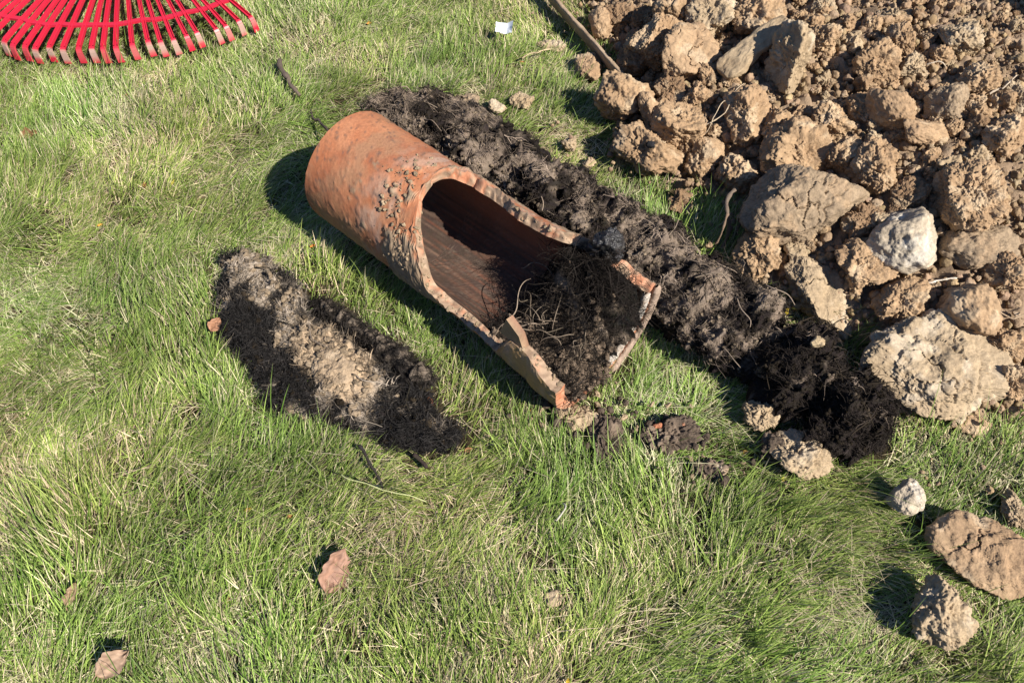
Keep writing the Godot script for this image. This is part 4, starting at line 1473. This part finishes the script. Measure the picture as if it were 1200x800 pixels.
func twig(pts: Array, r0: float, r1: float, col: Color, label: String, sd: int, called := "twig", category := "twig", amp := 0.007) -> Node3D:
	var path := PackedVector3Array()
	for k in pts.size() - 1:
		var w := wiggle(pts[k], pts[k + 1], 9, amp, sd + k)
		w[0] = pts[k]
		w[8] = pts[k + 1]
		for j in (8 if k < pts.size() - 2 else 9): path.append(w[j])
	var b := Bag.new()
	var rad := PackedFloat32Array()
	for k in path.size():
		var f := float(k) / (path.size() - 1)
		rad.append(lerpf(r0, r1, f) * (1.0 + 0.55 * broad.get_noise_1d(k * 2.3 + sd) + (0.35 if k % 5 == 2 else 0.0)))
	b.tube(path, rad, col, 7, col * 1.15)
	var o := obj(called, b.mesh(), M["bark"])
	tag(o, label, category)
	return o

func build_small(soil: Material, smooth_soil: Material, stone: Material, bark: Material, leaf: Material, paper: Material, root: Material, clay: Material) -> void:
	# ---- lumps lying out on the lawn
	clod(Vector3(0.4309, 0.0224, -0.5599), Vector3(0.0625, 0.0467, 0.0584), "pale", "pale tan lump on the grass beside the black end of the root mass")
	clod(Vector3(0.4783, 0.023, -0.4873), Vector3(0.0999, 0.0479, 0.0798), "pale", "crumbly tan lump on the grass in front of the black root end")
	clod(Vector3(0.4369, 0.0161, -0.4964), Vector3(0.0519, 0.0335, 0.0478), "peat", "dark crumbly lump touching the crumbly tan lump on the lawn")
	clod(Vector3(0.2687, 0.0102, -0.5272), Vector3(0.0933, 0.0213, 0.0609), "peat", "low dark clot of soil with orange specks on the grass before the pipe")
	clod(Vector3(0.1603, 0.0135, -0.5194), Vector3(0.0556, 0.0281, 0.0702), "peat", "dark crumb of soil just below the pipe's broken end")
	clod(Vector3(0.1119, 0.0098, -0.5596), Vector3(0.0883, 0.0205, 0.0409), "pale", "pale spilled silt under the lip of the pipe's broken end")
	clod(Vector3(0.3287, 0.0074, -0.465), Vector3(0.0546, 0.0155, 0.0388), "peat", "small dark crumb of soil on the grass below the orange-specked clot")
	clod(Vector3(0.3433, 0.0083, -0.4601), Vector3(0.0242, 0.0174, 0.0217), "pale", "tiny tan pebble of clay right of the small dark crumb")
	clod(Vector3(0.6329, 0.023, -0.4093), Vector3(0.0556, 0.0478, 0.0598), "white", "small whitish stone alone on the right-hand lawn", Vector3(0, 0.4, 0.3), "stone", "stone")
	clod(Vector3(0.624, 0.0354, -0.2324), Vector3(0.088, 0.0709, 0.0886), "pale", "pale egg-shaped clod on the grass in the lower right corner", Vector3(0.1, 0.3, 0.1))
	clod(Vector3(0.7395, 0.0231, -0.3153), Vector3(0.1653, 0.048, 0.1068), "smooth", "long reddish clay slab on the grass at the right margin", Vector3(0.1, -0.45, 0.1), "clay_slab", "clod", "", Vector3(0, 1, 0.2), 0.5)
	clod(Vector3(0.8061, 0.0146, -0.391), Vector3(0.035, 0.0304, 0.0608), "pale", "pale scrap of clay at the right margin above the long clay slab")
	clod(Vector3(0.7946, 0.0081, -0.5458), Vector3(0.0659, 0.0169, 0.0338), "smooth", "flat clay scrap on the grass at the foot of the cracked block")
	clod(Vector3(-0.1038, 0.0137, -1.3521), Vector3(0.0713, 0.0286, 0.0477), "grey", "flat grey stone chip on the grass above the root mass", Vector3(0, 0.2, 0.1), "stone", "stone")
	clod(Vector3(-0.0392, 0.0107, -1.3499), Vector3(0.0461, 0.0223, 0.0371), "pale", "small tan clod right of the flat grey stone chip")
	clod(Vector3(0.0237, 0.0095, -1.3688), Vector3(0.0591, 0.0198, 0.0396), "pale", "thin scatter of tan clay right of the small tan clod")
	clod(Vector3(0.1278, 0.0138, -1.2242), Vector3(0.0362, 0.0287, 0.0358), "pale", "little tan pebble of clay on the grass between root mass and heap")
	clod(Vector3(0.101, 0.0064, -1.5754), Vector3(0.0765, 0.0134, 0.0336), "pale", "flat dab of clay on the grass left of the muddy board")
	clod(Vector3(0.1835, 0.0144, -1.4839), Vector3(0.0567, 0.0301, 0.1003), "smooth", "flat patch of clay on the grass against the muddy board")
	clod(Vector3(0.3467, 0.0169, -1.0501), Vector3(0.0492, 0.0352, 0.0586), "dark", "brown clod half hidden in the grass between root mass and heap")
	clod(Vector3(0.237, 0.0119, -1.2477), Vector3(0.0243, 0.0248, 0.031), "white", "small pale pebble left of the pitted round clod", Vector3.ZERO, "stone", "stone")
	clod(Vector3(0.0621, 0.0027, -0.2591), Vector3(0.0277, 0.009, 0.0226), "pale", "small tan mud spot in the grass near the bottom middle")
	clod(Vector3(0.167, 0.007, -1.1736), Vector3(0.0278, 0.0145, 0.0242), "pale", "tiny chip of clay in the grass beside the middle of the root mass")
	# crumbs shaken out of the pipe over the grass in front of it
	rng.seed = 808
	for v in 2:
		var sm := clod_mesh(820 + v, 2, Vector3(0.016, 0.012, 0.014), 7, 0.5, peat_pal if v == 0 else pale_pal)
		var spots := []
		var tones := []
		for q in [Vector3(0.1131, 0, -0.5677), Vector3(0.1622, 0, -0.5256), Vector3(0.2711, 0, -0.532), Vector3(0.3308, 0, -0.468), Vector3(0.1354, 0, -0.5944), Vector3(0.2003, 0, -0.5612), Vector3(0.4419, 0, -0.4972), Vector3(0.0596, 0, -0.571)]:
			for k in 10:
				var s := 0.25 + 0.85 * pow(rng.randf(), 2.2)
				spots.append(Transform3D(Basis.from_euler(Vector3(rng.randf() * 6, rng.randf() * 6, 0)).scaled(Vector3.ONE * s), q + Vector3(rng.randfn() * 0.036, 0.006 + 0.014 * rng.randf(), rng.randfn() * 0.022)))
				var g := rng.randf_range(0.7, 1.15)
				tones.append(Color(g, g, g))
		tag(many("soil_crumbs", sm, soil, spots, tones), "%s crumbs of soil shaken out over the grass in front of the pipe" % ("black" if v == 0 else "tan"), "soil crumbs", "crumbs of soil in front of the pipe")
	# bits of broken pipe in the dark clot
	for q in [[Vector3(0.2499, 0.016, -0.5373), 0.5], [Vector3(0.2956, 0.016, -0.5421), 1.7]]:
		var sh := obj("pipe_sherd", clod_mesh(int(q[1] * 50), 3, Vector3(0.017, 0.009, 0.010), 8, 0.5, [Color(0.36, 0.13, 0.065), Color(0.44, 0.18, 0.09), Color(0.34, 0.20, 0.13)]), clay)
		sh.position = q[0]
		sh.rotation = Vector3(0.4, q[1], 0.3)
		tag(sh, "orange chip of clay pipe on the %s end of the dark specked clot" % ("left" if q[1] < 1.0 else "right"), "sherd")
	# ---- twigs and roots
	twig([Vector3(-0.5513, 0.03, -1.4886), Vector3(-0.5191, 0.032, -1.4182), Vector3(-0.4886, 0.022, -1.3712)], 0.0062, 0.0045, Color(0.11, 0.085, 0.068), "thick dark twig stub on the grass above the pipe's whole end", 3)
	twig([Vector3(-0.4572, 0.02, -1.3274), Vector3(-0.4311, 0.03, -1.2822), Vector3(-0.3935, 0.05, -1.2165)], 0.0022, 0.0030, Color(0.07, 0.055, 0.045), "thin dark twig leaning on the pipe's whole end", 13)
	twig([Vector3(-0.2545, 0.03, -0.4964), Vector3(-0.2289, 0.025, -0.4594), Vector3(-0.2093, 0.02, -0.4204)], 0.0026, 0.0018, Color(0.03, 0.026, 0.024), "black twig trailing from the root slab onto the grass", 23)
	twig([Vector3(-0.1644, 0.02, -0.4855), Vector3(-0.1407, 0.016, -0.463)], 0.0032, 0.0030, Color(0.04, 0.03, 0.025), "short black root stub at the lower edge of the root slab", 33)
	twig([Vector3(0.4345, 0.1, -1.0042), Vector3(0.4139, 0.09, -0.9517), Vector3(0.4154, 0.02, -0.9251)], 0.0040, 0.0026, Color(0.15, 0.115, 0.088), "brown forked root standing between the boulder and the root mass", 43)
	twig([Vector3(0.4139, 0.09, -0.9517), Vector3(0.3996, 0.03, -0.9256)], 0.0028, 0.0018, Color(0.20, 0.14, 0.10), "thin side shoot beside the brown forked root", 47)
	twig([Vector3(0.7272, 0.0925, -0.791), Vector3(0.7528, 0.1029, -0.7813), Vector3(0.7862, 0.1134, -0.7792)], 0.0022, 0.0014, Color(0.60, 0.52, 0.42), "pale bare root sticking out below the white block", 53)
	twig([Vector3(0.8132, 0.104, -0.7416), Vector3(0.8299, 0.111, -0.715), Vector3(0.861, 0.105, -0.6979), Vector3(0.9005, 0.1159, -0.7152)], 0.0013, 0.0009, Color(0.36, 0.27, 0.18), "wiry tan root looping over the right margin of the heap", 63)
	twig([Vector3(0.7551, 0.0949, -0.7082), Vector3(0.7869, 0.0992, -0.6772), Vector3(0.8282, 0.0952, -0.6557)], 0.0010, 0.0007, Color(0.20, 0.14, 0.09), "dark hair root lying across the back of the cracked block", 73)
	twig([Vector3(0.6642, 0.0681, -0.7633), Vector3(0.6771, 0.0501, -0.7308)], 0.0013, 0.0010, Color(0.55, 0.47, 0.36), "thin pale root hanging under the rough overhanging clod", 83)
	twig([Vector3(0.6625, 0.0487, -0.653), Vector3(0.68, 0.0433, -0.6218), Vector3(0.6775, 0.0288, -0.5796)], 0.0014, 0.0009, Color(0.36, 0.27, 0.18), "tan root dangling down the left face of the cracked block", 93)
	twig([Vector3(0.3633, 0.092, -1.1751), Vector3(0.3998, 0.1105, -1.1747), Vector3(0.4372, 0.1263, -1.1923), Vector3(0.4744, 0.1604, -1.2394)], 0.0011, 0.0008, Color(0.45, 0.36, 0.25), "long thin root arching over clods below the leaning slab", 103)
	twig([Vector3(0.3984, 0.0957, -1.166), Vector3(0.411, 0.1248, -1.1787), Vector3(0.4383, 0.1365, -1.2163)], 0.0010, 0.0008, Color(0.45, 0.36, 0.25), "second thin root crossing the arching one below the leaning slab", 113)
	twig([Vector3(0.8465, 0.1859, -1.2651), Vector3(0.8569, 0.1974, -1.2608), Vector3(0.8765, 0.1893, -1.2554)], 0.0013, 0.0010, Color(0.50, 0.42, 0.32), "little pale root loop high on the heap", 123)
	twig([Vector3(0.9349, 0.1921, -1.1694), Vector3(0.9572, 0.2001, -1.1746), Vector3(1.0007, 0.1998, -1.2156)], 0.0020, 0.0012, Color(0.40, 0.33, 0.25), "greyish root at the right margin of the upper heap", 133)
	twig([Vector3(0.0246, 0.02, -1.5082), Vector3(0.0613, 0.03, -1.5139), Vector3(0.0993, 0.02, -1.5404)], 0.0016, 0.0012, Color(0.45, 0.36, 0.22), "dry straw stalk on the grass below the white scrap", 143, "straw", "straw")
	twig([Vector3(-0.2716, 0.05, -0.4376), Vector3(-0.2021, 0.06, -0.4083), Vector3(-0.133, 0.05, -0.3925)], 0.0011, 0.0007, Color(0.40, 0.42, 0.20), "long pale grass stem lying below the root slab", 153, "grass_stem", "grass stem")
	twig([Vector3(0.0811, 0.03, -0.3969), Vector3(0.0682, 0.05, -0.3626)], 0.0016, 0.0010, Color(0.40, 0.38, 0.32), "whitish dead stem in the dark hollow of the lawn", 163, "dead_stem", "stem")
	# ---- leaves
	put_leaf(Vector3(-1.0719, 0.035, -1.2492), 0.042, 0.024, 0.5, Color(0.24, 0.12, 0.06), Vector3(0.3, 0.3, 0.2), "curled brown leaf on the grass below the rake", 1)
	put_leaf(Vector3(-0.547, 0.045, -0.7398), 0.030, 0.022, 0.3, Color(0.42, 0.22, 0.13), Vector3(0.9, 1.2, 0.2), "small tan-pink leaf against the root slab's left side", 2)
	put_leaf(Vector3(-0.2688, 0.045, -0.2939), 0.070, 0.042, 0.4, Color(0.40, 0.235, 0.165), Vector3(0.9, 1.35, 0.35), "large pinkish-brown beech leaf standing on the lower lawn", 3, 0.05)
	put_leaf(Vector3(-0.5648, 0.05, -0.1644), 0.052, 0.032, 0.35, Color(0.42, 0.29, 0.20), Vector3(0.6, 0.7, 0.2), "pale brown leaf at the bottom left", 4)
	put_leaf(Vector3(-0.6635, 0.035, -0.2615), 0.034, 0.018, 0.5, Color(0.36, 0.25, 0.15), Vector3(0.5, 1.4, 0.3), "narrow tan leaf half sunk in the lower left lawn", 5)
	put_leaf(Vector3(-0.4271, 0.035, -0.3965), 0.014, 0.009, 0.4, Color(0.75, 0.36, 0.03), Vector3(0.4, 0.3, 0.1), "bright yellow-orange leaf scrap on the lower left lawn", 6)
	put_leaf(Vector3(-0.3579, 0.035, -0.3854), 0.015, 0.007, 0.4, Color(0.62, 0.28, 0.10), Vector3(0.4, 0.2, 0.1), "small orange leaf scrap right of the bright yellow one", 7)
	put_leaf(Vector3(-0.4065, 0.035, -0.338), 0.012, 0.007, 0.4, Color(0.60, 0.20, 0.04), Vector3(0.4, 0.1, 0.2), "rust-orange leaf scrap below the bright yellow one", 8)
	put_leaf(Vector3(-0.3992, 0.04, -0.9389), 0.014, 0.008, 0.4, Color(0.72, 0.26, 0.05), Vector3(0.5, 0.4, 0.1), "orange leaf scrap in the shade line beside the pipe", 9)
	put_leaf(Vector3(-0.8421, 0.04, -0.9943), 0.014, 0.007, 0.3, Color(0.70, 0.33, 0.05), Vector3(0.5, 0.5, 0.1), "orange leaf scrap on the open left lawn", 10)
	put_leaf(Vector3(-0.7849, 0.035, -1.11), 0.022, 0.012, 0.5, Color(0.34, 0.17, 0.07), Vector3(0.5, 2.0, 0.1), "brown curled leaf scrap on the upper left lawn", 11)
	put_leaf(Vector3(-0.7227, 0.04, -1.1124), 0.018, 0.006, 0.3, Color(0.62, 0.48, 0.05), Vector3(0.5, 1.4, 0.1), "yellow leaf sliver right of the brown curled scrap", 12)
	put_leaf(Vector3(-0.9032, 0.03, -1.3998), 0.022, 0.012, 0.4, Color(0.42, 0.18, 0.06), Vector3(0.4, 0.2, 0.1), "rusty leaf scrap just below the rake tips", 13)
	put_leaf(Vector3(-0.5687, 0.03, -1.4605), 0.018, 0.009, 0.4, Color(0.62, 0.30, 0.06), Vector3(0.5, -0.5, 0.1), "amber leaf scrap beside the thick twig stub", 14)
	put_leaf(Vector3(-0.3641, 0.03, -1.6748), 0.016, 0.010, 0.4, Color(0.60, 0.28, 0.05), Vector3(0.5, 0.2, 0.1), "amber leaf scrap near the top edge of the lawn", 15)
	put_leaf(Vector3(0.0246, 0.03, -1.5203), 0.014, 0.009, 0.4, Color(0.60, 0.20, 0.09), Vector3(0.5, 0.2, 0.1), "red-brown leaf scrap at the end of the straw stalk", 16)
	put_leaf(Vector3(0.397, 0.03, -0.5026), 0.020, 0.008, 0.4, Color(0.62, 0.28, 0.05), Vector3(0.5, 0.8, 0.1), "orange leaf scrap beside the dark crumbly lump", 17)
	put_leaf(Vector3(0.4496, 0.035, -0.4479), 0.012, 0.009, 0.3, Color(0.62, 0.56, 0.06), Vector3(0.5, 0.3, 0.1), "yellow-green leaf scrap below the crumbly tan lump", 18)
	put_leaf(Vector3(0.5034, 0.075, -0.7565), 0.020, 0.010, 0.3, Color(0.66, 0.50, 0.04), Vector3(0.9, 1.2, 0.1), "yellow leaf stuck on the flat tan clay slab", 19)
	put_leaf(Vector3(-0.0737, 0.03, -0.5026), 0.018, 0.011, 0.4, Color(0.48, 0.22, 0.12), Vector3(0.5, 0.3, 0.1), "reddish leaf scrap at the tip of the root slab", 20)
	put_leaf(Vector3(-0.1418, 0.04, -0.5902), 0.026, 0.011, 0.3, Color(0.46, 0.20, 0.11), Vector3(0.5, -0.9, 0.1), "reddish sliver at the ridge end of the root slab", 21)
	put_leaf(Vector3(-0.431, 0.035, -0.2554), 0.014, 0.008, 0.4, Color(0.46, 0.20, 0.10), Vector3(0.5, 1.2, 0.1), "rust leaf sliver in the lower left middle lawn", 22)
	put_leaf(Vector3(0.0366, 0.03, -0.5789), 0.014, 0.009, 0.4, Color(0.50, 0.24, 0.08), Vector3(0.5, 0.4, 0.1), "tiny orange leaf scrap under the pipe's lawn-side lip", 23)
	put_leaf(Vector3(0.0787, 0.05, -0.1404), 0.012, 0.007, 0.4, Color(0.62, 0.45, 0.05), Vector3(0.5, 1.4, 0.1), "yellow leaf scrap at the very bottom of the lawn", 24)
	# ---- a scrap of white paper
	var pb2 := Bag.new()
	for i in 9:
		for j in 7:
			var u := i / 8.0 - 0.5
			var v := j / 6.0 - 0.5
			pb2.vert(Vector3(u * 0.044 + 0.004 * v, 0.004 * broad.get_noise_2d(u * 4.0, v * 4.0) + 0.006 * u * u + (0.003 if i > 5 else 0.0) * (i - 5), v * 0.030 * (1.0 + 0.2 * u)), Color(0.66, 0.70, 0.74))
	for i in 8:
		for j in 6:
			var a := i * 7 + j
			pb2.quad(a, a + 1, a + 8, a + 7)
	var sc := obj("paper_scrap", pb2.mesh(), paper)
	sc.position = Vector3(-0.0187, 0.04, -1.5949)
	sc.rotation = Vector3(0.3, -0.25, 0.05)
	tag(sc, "crumpled bluish-white scrap of paper on the grass near the heap", "paper scrap")
